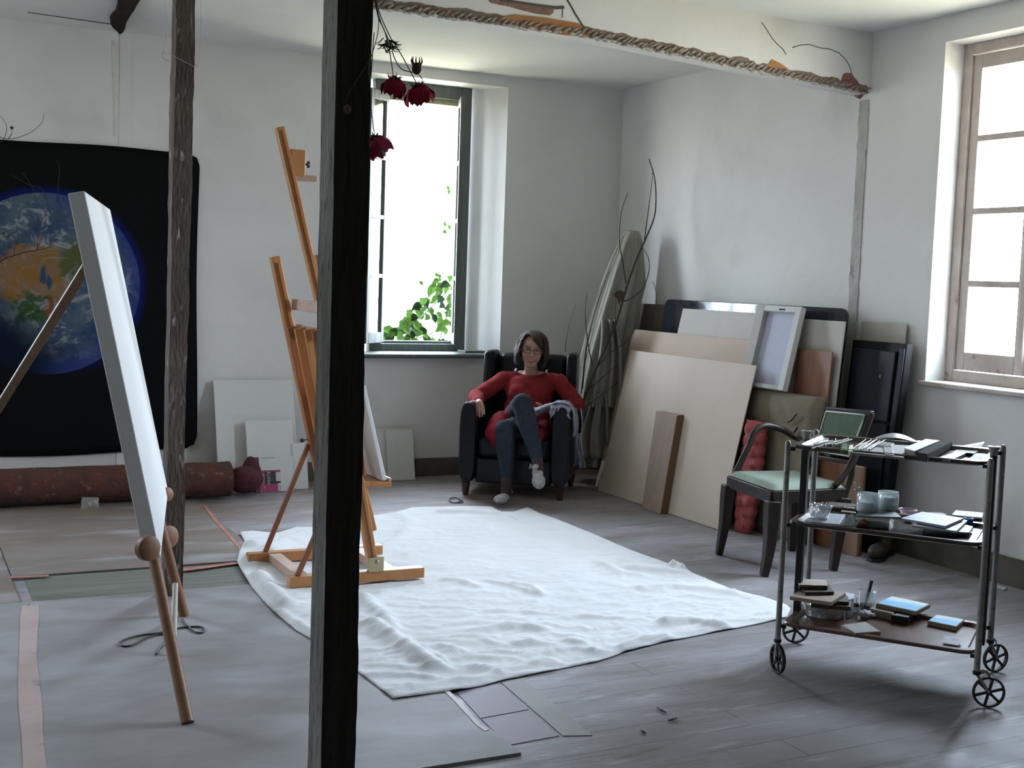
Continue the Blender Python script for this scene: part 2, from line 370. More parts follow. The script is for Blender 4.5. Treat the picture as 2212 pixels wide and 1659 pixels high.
def win_right(name, Y0, Y1, X=5.235):
    w_ = thing(name, (X, (Y0+Y1)/2, .98), None, None); w_['kind'] = 'structure'
    f = MB(); z0, z1 = .98, 2.80; t = .055
    for a in ((X-.015, Y0, z0, X+.07, Y0+t, z1), (X-.015, Y1-t, z0, X+.07, Y1, z1), (X-.015, Y0+t, z0, X+.07, Y1-t, z0+.06), (X-.015, Y0+t, z1-.055, X+.07, Y1-t, z1)): f.box(a[:3], a[3:])
    f.build('window_frame', m_frame_beige, w_, bevel=.004)
    mid = (Y0+Y1)/2; wd = mid-Y0-t-.002
    for hy, d in ((Y1-t-.001, -1), (Y0+t+.001, 1)):
        s1 = MB(); g = sash(s1, (X+.02, hy, 0), (0, d, 0), wd, z0+.065, z1-.06, 4, st=.058, mun=.034); s_ = s1.build('window_sash', m_frame_beige, w_, bevel=.004); g.build('pane', m_pane, s_)
    MB().box((X-.03, mid-.02, z0+.07), (X-.0, mid+.02, z1-.07)).build('meeting_strip', m_frame_beige, w_, bevel=.006)
    MB().box((RX-.035, Y0-.03, z0-.028), (X-.015, Y1+.02, z0-.0005)).build('window_sill', m_frame_beige, w_, bevel=.008)
    return w_
win_right('window_2', 4.08, 5.10)
w3 = thing('window_3', (-1.35, BY+.25, .9), None, None); w3['kind'] = 'structure'
f = MB()
for a in ((-1.90, BY+.22, .90, -1.83, BY+.30, 2.84), (-.87, BY+.22, .90, -.80, BY+.30, 2.84), (-1.38, BY+.22, .90, -1.32, BY+.30, 2.84), (-1.83, BY+.22, .90, -.87, BY+.30, .97), (-1.83, BY+.22, 2.77, -.87, BY+.30, 2.84)): f.box(a[:3], a[3:])
f.build('window_frame', m_frame_grey, w3)

# ------------------------------------------------------------ plastered beam left from a removed partition
m_lath = PM('split_wood_laths', (.20, .15, .115), (.34, .30, .26), sc=26, rough=.9, bump=.5, bsc=60)
m_lathd = PM('dirty_recess', (.14, .095, .07), (.26, .19, .15), sc=30, rough=.95)
m_bwood = PM('bare_orange_wood', (.42, .20, .07), (.30, .13, .05), sc=5, rough=.8, stretch=(.6, 3, 3), c3=(.12, .07, .05), sc3=9, lo3=.62, hi3=.7)
m_brown = PM('exposed_brown_render', (.28, .17, .13), (.20, .11, .09), sc=14, rough=.95, bump=.4)
m_rag = PM('ragged_plaster', (.52, .50, .47), (.36, .34, .32), sc=24, rough=.95, bump=.5)
YB = 5.66
def zb(x): return 2.702 if x < 3.2 else 2.702-(x-3.2)/(RX-3.2)*.108
mb = MB(); xs = [1.0, 3.2, RX]
for a, c in zip(xs, xs[1:]):
    mb.hexa([(a, YB, zb(a)), (c, YB, zb(c)), (c, YB+.15, zb(c)), (a, YB+.15, zb(a)), (a, YB, CH), (c, YB, CH), (c, YB+.15, CH), (a, YB+.15, CH)])
beam = struct('trim_2', mb, m_wall, base=(3, YB, 2.7))
# ragged lower edge: recess band, twisted lath ends, plaster crumbs
mb = MB(); n = 150
prev = None
for k in range(n+1):
    x = 1.9+(RX-1.9-.02)*k/n; h = .040+.018*fbm((x*3, 1, 0), 3)+.008*random.random(); d_ = .004*random.random()
    cur = (x, h, d_)
    if prev: 
        x0, h0, d0 = prev
        mb.hexa([(x0, YB-.003, zb(x0)-.003), (x, YB-.003, zb(x)-.003), (x, YB+.02, zb(x)-.003), (x0, YB+.02, zb(x0)-.003), (x0, YB-.003, zb(x0)+h0), (x, YB-.003, zb(x)+h), (x, YB+.02, zb(x)+h), (x0, YB+.02, zb(x0)+h0)])
    prev = cur
mb.build('broken_edge', m_lathd, beam)
mb = MB(); x = 1.92
while x < RX-.05:
    L_ = random.uniform(.035, .06); t = random.uniform(.0055, .0095)
    z = zb(x)+random.uniform(.008, .020)
    p = [V((x, YB-.004, z-.010)), V((x+L_*.5, YB-.007, z+.004)), V((x+L_, YB-.004, z+.012+random.uniform(-.004, .008)))]
    mb.tube(smoothpath(p, 3), [t*.35, t*.8, t, t, t*.9, t*.6, t*.3], 6)
    x += random.uniform(.026, .040)
o = mb.build('lath_end', m_lath, beam, smooth=True); o['kind'] = 'stuff'
mb = MB(); x = 1.9
while x < RX-.03:
    s_ = random.uniform(.006, .016)
    mb.ell((x, YB+random.uniform(-.003, .01), zb(x)+random.uniform(-.008, .001)), (s_*1.6, s_, s_*.55), nu=7, nv=5); x += random.uniform(.012, .03)
o = mb.build('plaster_crumb', m_rag, beam); o['kind'] = 'stuff'
def patch(name, pts, m, dy=.004):
    q = [ay(x, y, YB-dy) for x, y in pts]; MB().prism(q, (0, dy-.0005, 0)).build(name, m, beam)
patch('bare_wood_patch', [(1068, 42), (1078, 36), (1100, 33), (1112, 31), (1180, 38), (1250, 50), (1262, 62), (1274, 80), (1220, 76), (1150, 62), (1095, 50)], m_bwood)
patch('missing_plaster', [(1057, 0), (1062, 6), (1080, 10), (1100, 14), (1128, 22), (1160, 30), (1188, 33), (1195, 28), (1198, 16), (1120, 4), (1080, 0), (1080, -8), (1057, -8)], m_brown)
patch('missing_plaster', [(878, 16), (890, 5), (912, 8), (935, 13), (940, 17), (968, 19), (985, 24), (1000, 30), (994, 36), (960, 33), (915, 27)], m_brown)
patch('missing_plaster', [(1658, 143), (1668, 128), (1685, 136), (1704, 149)], m_bwood)
patch('missing_plaster', [(1822, 160), (1828, 157), (1840, 158), (1846, 168), (1854, 176), (1856, 190), (1848, 196), (1830, 192), (1815, 182)], PM('old_red_render', (.27, .11, .10), (.18, .08, .07), sc=20, rough=.95))
def crack(pts, wd=.0022, name='crack', par=beam, Y=YB-.001, m=None):
    q = [ay(x, y, Y) for x, y in pts]
    MB().tube(q, wd, 5).build(name, m or m_crack, par)
m_crack = PM('dark_crack', (.10, .09, .08), rough=.95)
crack([(1222, -6), (1232, 10), (1243, 30), (1258, 54), (1276, 80)], .0045)
crack([(1645, 48), (1655, 62), (1661, 72), (1668, 83), (1678, 94), (1692, 107), (1698, 118)])
crack([(1712, 103), (1730, 97), (1748, 96), (1770, 103), (1792, 106), (1812, 114), (1828, 130), (1836, 145), (1839, 158)])
crack([(1080, 0), (1120, 6), (1160, 12), (1200, 17), (1218, 16)], .008)
crack([(1216, 18), (1215, 38)], .002)

# rough strip of bare plaster up the right wall where the partition stood
mb = MB(); N_ = 60; prev = None
for k in range(N_+1):
    z = 2.56*k/N_; a = 5.665+.008*fbm((0, 0, z*5), 3); c = 5.742+.012*fbm((3, 0, z*6), 3)
    cur = [(RX-.006, a, z), (RX-.006, c, z)]
    if prev: mb.hexa([prev[0], prev[1], (RX, prev[1][1], prev[1][2]), (RX, prev[0][1], prev[0][2]), cur[0], cur[1], (RX, c, z), (RX, a, z)])
    prev = cur
m_strip = PM('patched_grey_render', (.50, .49, .46), (.38, .37, .34), sc=7, rough=.95, bump=.6, bsc=30, stretch=(1, 1, .6), c3=(.26, .24, .22), sc3=9, lo3=.60, hi3=.68)
struct('trim_3', mb, m_strip)
struct('trim_4', MB().hexa([ax(1836, 196, RX), ax(1848, 194, RX), ax(1866, 206, RX), ax(1858, 214, RX)]+[p-V((.02, 0, 0)) for p in (ax(1838, 198, RX), ax(1848, 196, RX), ax(1862, 206, RX), ax(1856, 212, RX))]), m_brown)
# dark timber stub and its stain at the ceiling over the poster
m_char = PM('charred_timber', (.014, .011, .010), (.035, .028, .024), sc=8, rough=1, spec=.1, bump=.6, bsc=30)
q = [az(x, y, CH) for x, y in ((237, 36), (243, 46), (251, 52), (258, 59), (266, 57), (271, 46), (274, 30), (283, 18), (292, 6), (302, -12), (318, -40), (268, -40), (256, -10), (253, 8), (250, 20), (243, 27))]
cq = sum(q, V((0, 0, 0)))/len(q)
mb = MB().prism([cq+(p-cq)*random.uniform(.86, .97)-V((0, 0, .035+.02*random.random())) for p in q], (0, 0, .03)); k = len(mb.v); n = len(q); mb.v += q
for i in range(n): mb.f.append((i, (i+1) % n, k+(i+1) % n, k+i))
struct('trim_5', mb, m_char)
m_stain = PM('stained_plaster', (.74, .72, .69), (.66, .63, .57), sc=9, rough=.95, c3=(.34, .31, .27), sc3=6, lo3=.6, hi3=.7)
mb = MB(); prev = None
for k in range(31):
    z = 2.88-.60*k/30; ww = .020*(1-k/31)+.012*abs(fbm((0, 2, z*7), 2)); x = 1.30+.004*k/30
    cur = [(x-ww, BY-.004, z), (x+.022, BY-.004, z)]
    if prev: mb.hexa([cur[0], cur[1], (cur[1][0], BY, z), (cur[0][0], BY, z), prev[0], prev[1], (prev[1][0], BY, prev[1][2]), (prev[0][0], BY, prev[1][2])])
    prev = cur
struct('trim_6', mb, m_stain)
struct('trim_7', MB().hexa([(.75, 8.10, CH-.004), (1.24, 8.16, CH-.004), (1.24, 8.175, CH-.004), (.75, 8.105, CH-.004), (.75, 8.10, CH), (1.24, 8.16, CH), (1.24, 8.175, CH), (.75, 8.105, CH)]), m_crack)
# faint plaster ridge in the back wall under the stub
struct('trim_8', MB().box((1.325, BY-.006, .14), (1.40, BY, CH)), m_wall, bevel=.003)

# ============================================================ timber posts
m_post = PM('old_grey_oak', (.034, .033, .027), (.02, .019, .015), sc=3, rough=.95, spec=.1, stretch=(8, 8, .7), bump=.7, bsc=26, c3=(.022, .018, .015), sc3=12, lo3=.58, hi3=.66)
m_post2 = PM('dark_oak_with_lime', (.10, .07, .05), (.045, .032, .026), sc=5, rough=.85, stretch=(3, 3, .8), bump=.7, bsc=24, c3=(.33, .31, .28), sc3=14, lo3=.62, hi3=.74)
def rough_post(x0, x1, y0, y1, z0, z1, top=(0, 0), seed=0, amp=.004, n=70):
    """sawn timber with uneven arrises"""
    mb = MB(); prev = None; per = [(0, 0), (.33, 0), (.66, 0), (1, 0), (1, .5), (1, 1), (.5, 1), (0, 1), (0, .5)]
    for k in range(n+1):
        t = k/n; z = z0+(z1-z0)*t; ring = []
        for (a, b_) in per:
            x = x0+(x1-x0)*a+top[0]*t; y = y0+(y1-y0)*b_+top[1]*t
            c = .35 if (a in (0, 1) and b_ in (0, 1)) else 1
            q = V((x*9+seed, y*9, z*3.1)); d = amp*MN.noise(q)+amp*.6*MN.noise(q*4)
            ring.append(V((x+d*(1 if a > .5 else -1), y+d*(1 if b_ > .5 else -1), z)))
        b0 = len(mb.v); mb.v += ring
        if prev is not None:
            m_ = len(per)
            for i in range(m_): mb.f.append((prev+i, prev+(i+1) % m_, b0+(i+1) % m_, b0+i))
        else: mb.f.append(tuple(range(len(per))))
        prev = b0
    mb.f.append(tuple(range(prev, prev+len(per)))[::-1]); return mb
p = rough_post(1.074, 1.170, 3.25, 3.375, .0105, CH-.001, seed=2, n=90)
o = p.build('timber_post', m_post, auto=50); tag(o, 'thick dark grey oak post standing closest, with red flowers pinned to it', 'post')
post_near = o
m_postw = PM('pale_grey_side', (.22, .215, .185), (.12, .115, .098), sc=4, rough=.9, stretch=(8, 6, .8), bump=.7, bsc=26, c3=(.03, .027, .023), sc3=16, lo3=.58, hi3=.66)
p = rough_post(1.0715, 1.0725, 3.252, 3.373, .011, CH-.002, seed=2, n=90, amp=.003); p.build('paler_side', m_postw, post_near, auto=50)  # thin sheet over the left face, coloured a paler grey than the post
p = rough_post(1.078, 1.158, 5.50, 5.585, .0025, CH-.06, top=(.022, .0), seed=9, amp=.006, n=80)
o2 = p.build('timber_post', m_post2, auto=50); tag(o2, 'thinner brown timber post with lime specks standing in front of the planet poster', 'post')
m_wire = PM('thin_grey_wire', (.42, .42, .41), rough=.4, metal=.3)
for zt, sg in ((2.865, 1), (2.33, -1)):
    a = V((1.04, 5.49, zt+.03)); pts = [a, (1.08, 5.486, zt+.02), (1.13, 5.486, zt), (1.185, 5.49, zt-.02), (1.19, 5.53, zt), (1.185, 5.59, zt), (1.10, 5.597, zt+.01), (1.06, 5.58, zt+.02), a]
    MB().tube(smoothpath(pts, 5), .0011, 5).build('wire_loop', m_wire, o2)
MB().tube(smoothpath([(1.04, 5.49, 2.895), (1.03, 5.48, 2.7), (1.055, 5.48, 2.5), (1.045, 5.48, 2.35)], 6), .0006, 4).build('wire_loop', m_wire, o2)
MB().tube(smoothpath([(1.187, 5.49, 2.845), (1.19, 5.48, 2.7), (1.2, 5.48, 2.5), (1.19, 5.48, 2.31)], 6), .0006, 4).build('wire_loop', m_wire, o2)

# ============================================================ dried cosmos hanging from the near post
m_stem = PM('dark_green_stems', (.025, .04, .022), (.04, .06, .03), sc=20, rough=.8)
m_petal = PM('crimson_petals', (.22, .008, .02), (.32, .025, .05), sc=30, rough=.9, spec=.1)
m_petalp = PM('faded_pink_petals', (.50, .09, .14), (.40, .04, .07), sc=30, rough=.9, spec=.1)
m_calyx = PM('brown_bud', (.05, .03, .022), (.09, .05, .03), sc=30, rough=.9)
YF = 3.32
def fp(x, y, d=0): return ay(x, y, YF+d)
def bloom(root, c, axis, R=.052, n=8, mat=None, droop=.9, seed=1):
    rnd = random.Random(seed); c = V(c); A = V(axis).normalized(); X = A.orthogonal().normalized(); Y = A.cross(X)
    for k in range(n):
        a = 2*pi*k/n+rnd.uniform(-.15, .15); L_ = R*rnd.uniform(.85, 1.12); wv = rnd.uniform(-.3, .3); dr = droop*rnd.uniform(.8, 1.15)
        def fn(u, v, a=a, L_=L_, wv=wv, dr=dr):
            s = (u-.5)*2; wdt = L_*.42*(v**.6)*(1-.25*max(0, v-.75)*4*abs(s)); 
            dd = X*cos(a)+Y*sin(a); tt = -X*sin(a)+Y*cos(a)
            rad = L_*v*cos(dr*v); h = L_*v*sin(dr*v)*1.0
            return c+dd*(rad+.004)+tt*s*wdt+A*(h+.006*sin(s*5+wv*9)*v+.004*sin(v*9+s*3))
        MB().grid(fn, 6, 7).build('petal', mat or m_petal, root, smooth=True, solid=.0008)
    mb = MB().ell(c-A*.004, (.009, .009, .008))
    for k in range(9):
        a = 2*pi*k/9; d = (X*cos(a)+Y*sin(a)); mb.tube([c+d*.005, c+d*.016-A*.006, c+d*.022-A*rnd.uniform(.008, .018)], [.0022, .0018, .0005], 5)
    mb.build('sepals', m_stem, root, smooth=True)
def stem(root, pts, r=.0014, n=5, name='stem'):
    return MB().tube(smoothpath(pts, n), r, 6).build(name, m_stem, root, smooth=True)
fl = thing('dried_cosmos_flower', fp(812, -10), 'drooping crimson cosmos on the left of the pair, touching the near post', 'flower', 'dried flowers pinned to the near post')
stem(fl, [fp(806, -60), fp(810, 0), fp(818, 40), fp(828, 60), fp(836, 85), fp(843, 120), fp(850, 166)])
bloom(fl, fp(852, 172), (-.05, 0, -1), .05, 8, seed=3)
fl2 = thing('dried_cosmos_flower', fp(815, -10, .01), 'larger crimson cosmos hanging on the right of the pair beside the open window', 'flower', 'dried flowers pinned to the near post')
stem(fl2, [fp(808, -60, .01), fp(813, 0, .01), fp(822, 34, .01), fp(843, 80, .01), fp(862, 110, .01), fp(882, 146, .01), fp(902, 184, .01)])
bloom(fl2, fp(903, 188, .01), (.25, -.1, -1), .056, 8, seed=5)
mb = MB()
for k in range(34):
    a = random.uniform(0, 2*pi); s_ = fp(random.uniform(828, 850), random.uniform(82, 104)); mb.tube([s_, s_+V((cos(a)*.02, 0, sin(a)*.008-.008)), s_+V((cos(a)*.034, sin(a)*.01, sin(a)*.014-.006))], [.0016, .0015, .0006], 5)
mb.build('feathery_leaf', m_stem, fl2, smooth=True)
fl3 = thing('dried_cosmos_flower', fp(815, 60, -.01), 'closed brown seed head curling up above the crimson flowers', 'flower', 'dried flowers pinned to the near post')
stem(fl3, [fp(808, -20, -.01), fp(820, 40, -.01), fp(843, 95, -.01), fp(852, 125, -.01), fp(866, 148, -.01), fp(885, 155, -.01), fp(902, 158, -.01), fp(912, 171, -.01)])
mb = MB().ell(fp(900, 148, -.01), (.014, .013, .017))
for k in range(9):
    a = 2*pi*k/9; c = fp(900, 148, -.01); mb.tube([c+V((cos(a)*.009, sin(a)*.009, .006)), c+V((cos(a)*.016, sin(a)*.014, .020)), c+V((cos(a)*.013, sin(a)*.012, .032))], [.003, .0022, .0006], 5)
mb.build('seed_head', m_calyx, fl3, smooth=True)
fl4 = thing('dried_cosmos_flower', fp(812, 290), 'faded pink cosmos lower down, half hidden behind the near post', 'flower', 'dried flowers pinned to the near post')
stem(fl4, [fp(808, 70, .06), fp(804, 130, .06), fp(800, 200, .065), fp(806, 270, .06), fp(811, 296, .05)])
bloom(fl4, fp(808, 299, .05), (.62, -.1, -1), .058, 7, mat=m_petalp, seed=8)
fl5 = thing('dried_cosmos_flower', fp(790, 100, -.085), 'thin dry stem trailing across the dark face of the near post', 'flower', 'dried flowers pinned to the near post')
stem(fl5, [fp(811, -10, -.05), fp(818, 55, -.075), fp(806, 110, -.085), fp(797, 132, -.085), fp(770, 175, -.085), fp(757, 195, -.085), fp(745, 222, -.085)], .0011)
stem(fl5, [fp(800, 118, -.085), fp(796, 150, -.085), fp(800, 180, -.08)], .0022)
MB().ell(fp(750, 236, -.085), (.010, .009, .013)).build('seed_head', m_calyx, fl5, smooth=True)

# ============================================================ planet poster
def planet_mat(cx, cz, R):
    m, n, out = nodes('printed_planet'); L = n.links
    b = n.nodes.new('ShaderNodeBsdfPrincipled'); b.inputs['Roughness'].default_value = .75; b.inputs['Specular IOR Level'].default_value = .06; L.new(b.outputs[0], out.inputs[0])
    t = n.nodes.new('ShaderNodeTexCoord'); mp = n.nodes.new('ShaderNodeMapping'); mp.vector_type = 'POINT'
    mp.inputs['Location'].default_value = (-cx/R, 0, -cz/R); mp.inputs['Scale'].default_value = (1/R, 0, 1/R); L.new(t.outputs['Object'], mp.inputs[0])
    P = mp.outputs[0]
    def math_(op, a, b_=None, c=None):
        q = n.nodes.new('ShaderNodeMath'); q.operation = op
        for i, x in enumerate((a, b_, c)):
            if x is None: continue
            if isinstance(x, (int, float)): q.inputs[i].default_value = x
            else: L.new(x, q.inputs[i])
        return q.outputs[0]
    def rng(x, a, b_, c=0, d=1, sm=True):
        q = n.nodes.new('ShaderNodeMapRange'); q.interpolation_type = 'SMOOTHSTEP' if sm else 'LINEAR'
        for i, z in enumerate((x, a, b_, c, d)):
            if isinstance(z, (int, float)): q.inputs[i].default_value = z
            else: L.new(z, q.inputs[i])
        return q.outputs[0]
    def mix(f, a, b_):
        q = n.nodes.new('ShaderNodeMix'); q.data_type = 'RGBA'; L.new(f, q.inputs[0])
        for i, z in ((6, a), (7, b_)):
            if isinstance(z, tuple): q.inputs[i].default_value = z+(1,)
            else: L.new(z, q.inputs[i])
        return q.outputs[2]
    def noise(sc, det=8, dist=0, st=(1, 1, 1), off=(0, 0, 0), ro=.6):
        mm = n.nodes.new('ShaderNodeMapping'); mm.inputs['Scale'].default_value = st; mm.inputs['Location'].default_value = off; L.new(P, mm.inputs[0])
        q = n.nodes.new('ShaderNodeTexNoise'); q.inputs['Scale'].default_value = sc; q.inputs['Detail'].default_value = det; q.inputs['Distortion'].default_value = dist; q.inputs['Roughness'].default_value = ro; L.new(mm.outputs[0], q.inputs[0]); return q.outputs[0]
    def dist(x, z, st=(1, 1, 1)):
        q = n.nodes.new('ShaderNodeVectorMath'); q.operation = 'SUBTRACT'; L.new(P, q.inputs[0]); q.inputs[1].default_value = (x, 0, z)
        s = n.nodes.new('ShaderNodeVectorMath'); s.operation = 'MULTIPLY'; L.new(q.outputs[0], s.inputs[0]); s.inputs[1].default_value = st
        r = n.nodes.new('ShaderNodeVectorMath'); r.operation = 'LENGTH'; L.new(s.outputs[0], r.inputs[0]); return r.outputs['Value']
    r = dist(0, 0); wob = math_('MULTIPLY', math_('SUBTRACT', noise(4), .5), .55)
    sea = mix(rng(noise(2.4), .35, .65), (.03, .055, .12), (.09, .125, .15))
    land1 = rng(math_('ADD', dist(-.12, .10, (1, 0, 1.15)), wob), .36, .44, 1, 0)
    lc = mix(rng(noise(5), .4, .6), (.22, .115, .03), (.20, .13, .085)); c = mix(land1, sea, lc)
    land2 = rng(math_('ADD', dist(.26, .26, (1.3, 0, 1)), wob), .14, .24, 1, 0); c = mix(land2, c, (.075, .095, .035))
    land3 = rng(math_('ADD', dist(-.12, -.27, (1, 0, 1)), wob), .17, .25, 1, 0); c = mix(land3, c, (.035, .07, .025))
    land4 = rng(math_('ADD', dist(.03, -.28, (2, 0, 1)), wob), .09, .15, 1, 0); c = mix(land4, c, (.18, .06, .03))
    red_sea = rng(math_('ADD', dist(-.04, .10, (3.2, 0, .9)), math_('MULTIPLY', wob, .9)), .06, .10, 1, 0); c = mix(red_sea, c, (.035, .065, .13))
    red_sea = rng(math_('ADD', dist(.02, .0, (3.2, 0, .9)), math_('MULTIPLY', wob, .9)), .06, .10, 1, 0); c = mix(red_sea, c, (.035, .065, .13))
    cl = rng(noise(3.0, 10, 1.6, (1, 1, 1.5), (.3, 0, .2), .65), .50, .66)
    cz_ = math_('MAXIMUM', rng(dist(-.5, .55, (.7, 0, 1.6)), .25, .8, 1, 0), math_('MAXIMUM', rng(dist(.12, -.52, (1, 0, .8)), .12, .42, 1.2, 0), rng(dist(.62, .0, (1, 0, .6)), .1, .5, .7, 0)))
    c = mix(math_('MULTIPLY', cl, math_('ADD', math_('MULTIPLY', cz_, .85), .50)), c, (.27, .29, .31))
    # printed night side towards the lower left
    sp = n.nodes.new('ShaderNodeSeparateXYZ'); L.new(P, sp.inputs[0])
    k = math_('ADD', math_('MULTIPLY', sp.outputs[0], .62), math_('MULTIPLY', sp.outputs[2], .80))
    night = rng(math_('ADD', k, math_('MULTIPLY', wob, .3)), -.75, -.25, 0, 1); c = mix(night, (.006, .010, .022), c)
    vio = rng(math_('MULTIPLY', rng(r, .70, 1.0), rng(sp.outputs[0], -.2, .3)), 0, 1, 0, .85, False); c = mix(vio, c, (.028, .045, .19))
    inside = rng(r, .985, 1.0, 1, 0)
    halo = math_('MULTIPLY', rng(r, 1.0, 1.10, 1, 0), rng(k, -.8, .2)); bgc = mix(halo, (.0055, .0065, .0065), (.008, .011, .09))
    L.new(mix(inside, bgc, c), b.inputs['Base Color']); return m
PCX, PCZ, PR = .893, 1.325, .575
def poster_fn(u, v):
    x = -.15+1.985*u; z0, z1 = .245, 2.21
    xr = .008*sin(v*6+1); x += xr*u
    x1 = x
    cr = .05
    if u > .985: pass
    z = z0+(z1-z0)*v+.012*sin(u*7+1)*(1-v)+.006*sin(u*11)*v
    # rounded corners at the right
    return V((x1, BY-.016-.006*sin(u*13)*(.3+v)-.010*u*(1-v), z))
mb = MB().grid(poster_fn, 60, 40)
# trim the right corners round
for i, p in enumerate(mb.v):
    ex = 1.835-p.x; 
    if ex < .05:
        for zc, s_ in ((2.21, 1), (.25, -1)):
            ez = (zc-p.z)*s_
            if ez < .06: mb.v[i] = V((p.x-.022*max(0, 1-ez/.06), p.y, p.z-s_*.022*max(0, 1-ex/.05)))
# poster object origin at the wall corner so the print keeps its place
o = mb.build('planet_poster', planet_mat(PCX, PCZ, PR), base=(0, BY-.02, 0), smooth=True, solid=.004)
tag(o, 'large black cloth poster printed with a blue planet seen from space, on the back wall', 'poster')

# ============================================================ things along the back wall
m_canvas = PM('primed_white_canvas', (.70, .70, .69), (.66, .66, .65), sc=60, rough=.85, bump=.05, bsc=300, spec=.2)
m_cedge = PM('canvas_edge', (.60, .60, .58), rough=.9)
def leaning_canvas(pl, pr, Yb, zt, dY, label, th=.02, cat='canvas', group=None, name='blank_canvas', mat=None, zb_=.011):
    """pl / pr : pixel x of the left and right edges; rests on the floor at Yb, top tilted back by dY"""
    x0 = ay(pl[0], pl[1], Yb).x; x1 = ay(pr[0], pr[1], Yb).x
    n = V((0, zt, -dY)).normalized()*th
    mb = MB().hexa([V((x0, Yb, zb_)), V((x1, Yb, zb_)), V((x1, Yb, zb_))+n, V((x0, Yb, zb_))+n, V((x0, Yb+dY, zt)), V((x1, Yb+dY, zt)), V((x1, Yb+dY, zt))+n, V((x0, Yb+dY, zt))+n])
    o = mb.build(name, mat or m_canvas, bevel=.003, base=((x0+x1)/2, Yb, zb_)); tag(o, label, cat, group); return o
G = 'blank canvases standing along the back wall'
leaning_canvas((476, 900), (650, 900), 8.14, .715, .21, 'largest blank white canvas leaning by the right edge of the planet poster', group=G)
leaning_canvas((541, 950), (642, 950), 8.055, .455, .14, 'medium square white canvas in front of the largest one, behind the magenta-labelled one', group=G)
lc_ = thing('blank_canvas', (2.35, 7.99, .001), 'small wrapped white canvas with a magenta and black cardboard label', 'canvas', G)
x0 = ay(563, 1000, 8.0).x; x1 = ay(637, 1000, 8.0).x; nn = V((0, .23, -.05)).normalized()
def cp(a, h, d=0): return V((x0+(x1-x0)*a, 8.0, .003))+V((0, .05, .23)).normalized()*.232*h-nn*d
MB().hexa([cp(0, 0), cp(1, 0), cp(1, 0, -.035), cp(0, 0, -.035), cp(0, 1), cp(1, 1), cp(1, 1, -.035), cp(0, 1, -.035)]).build('canvas_face', m_canvas, lc_, bevel=.002)
m_mag = PM('magenta_label', (.42, .035, .13), (.36, .03, .11), sc=9, rough=.5); m_blk = PM('black_label', (.03, .02, .035), rough=.5); m_wht = PM('white_print', (.60, .55, .58), rough=.6)
m_pinkd = PM('dark_pink_side', (.14, .02, .05), rough=.6); m_grt = PM('grey_print', (.3, .3, .32), rough=.6)
def plate(a0, a1, h0, h1, d, m, name='label_panel', dd=.0012):
    return MB().hexa([cp(a0, h0, d), cp(a1, h0, d), cp(a1, h0, d-dd), cp(a0, h0, d-dd), cp(a0, h1, d), cp(a1, h1, d), cp(a1, h1, d-dd), cp(a0, h1, d-dd)]).build(name, m, lc_)
plate(.0, .61, .01, .62, .0015, m_mag); plate(.15, .60, .22, .58, .0028, m_blk); plate(-.11, -.005, .0, 1.0, -.002, m_pinkd, dd=.03)
plate(.47, .605, .30, .56, .004, m_wht); plate(.52, .61, .02, .24, .0035, m_wht); plate(.08, .45, .96, .985, .0015, m_grt); plate(.57, .59, .06, .18, .0045, m_grt)
def text(body, size, p, xdir, ydir, m, parent, ext=.0004):
    cu = bpy.data.curves.new('t', 'FONT'); cu.body = body; cu.size = size; cu.extrude = ext; cu.align_x = 'CENTER'; cu.align_y = 'CENTER'
    t = bpy.data.objects.new('t', cu); C.objects.link(t); dg = bpy.context.evaluated_depsgraph_get(); dg.update()
    me = bpy.data.meshes.new_from_object(t.evaluated_get(dg)); bpy.data.objects.remove(t)
    X, Y = V(xdir).normalized(), V(ydir).normalized(); Z = X.cross(Y); rm_ = Matrix((X, Y, Z)).transposed(); off = WL[parent.name]
    for v in me.vertices: v.co = V(p)-off+rm_@v.co
    me.materials.clear(); me.materials.append(m); o = bpy.data.objects.new('lettering', me); C.objects.link(o); o.parent = parent; WL[o.name] = off.copy(); return o
up_ = (cp(0, 1)-cp(0, 0)).normalized()
text('MIXTE', .030, cp(.27, .40, .0042), up_, (-1, 0, 0), m_wht, lc_)
text('- - - - -', .014, cp(.37, .40, .0042), up_, (-1, 0, 0), m_grt, lc_)
mb = MB(); sq = [cp(.095+.022*sin(k*1.1)*(1 if k % 3 else .4), .10+.44*k/15, .0035) for k in range(16)]; mb.tube(smoothpath(sq, 3), .0014, 5)
mb.tube([cp(.05, .06, .0035), cp(.13, .05, .0035), cp(.13, .50, .0035)], .001, 5); mb.build('script_mark', m_wht, lc_)
text('12F', .012, cp(.80, .12, .0005), up_, (-1, 0, 0), m_grt, lc_)
leaning_canvas((637, 1000), (668, 1000), 8.06, .305, .07, 'narrow white canvas standing behind the slanted easel strut', group=G, zb_=.001)
leaning_canvas((786, 990), (821, 990), 8.27, .275, .07, 'small white canvas peeking out just right of the near post', group=G, zb_=.001)
leaning_canvas((823, 980), (893, 980), 8.27, .36, .08, 'taller rear canvas of the pair under the window sill', group=G, zb_=.001)
leaning_canvas((842, 980), (899, 980), 8.235, .352, .08, 'front canvas of the pair under the window sill', group=G, zb_=.001)
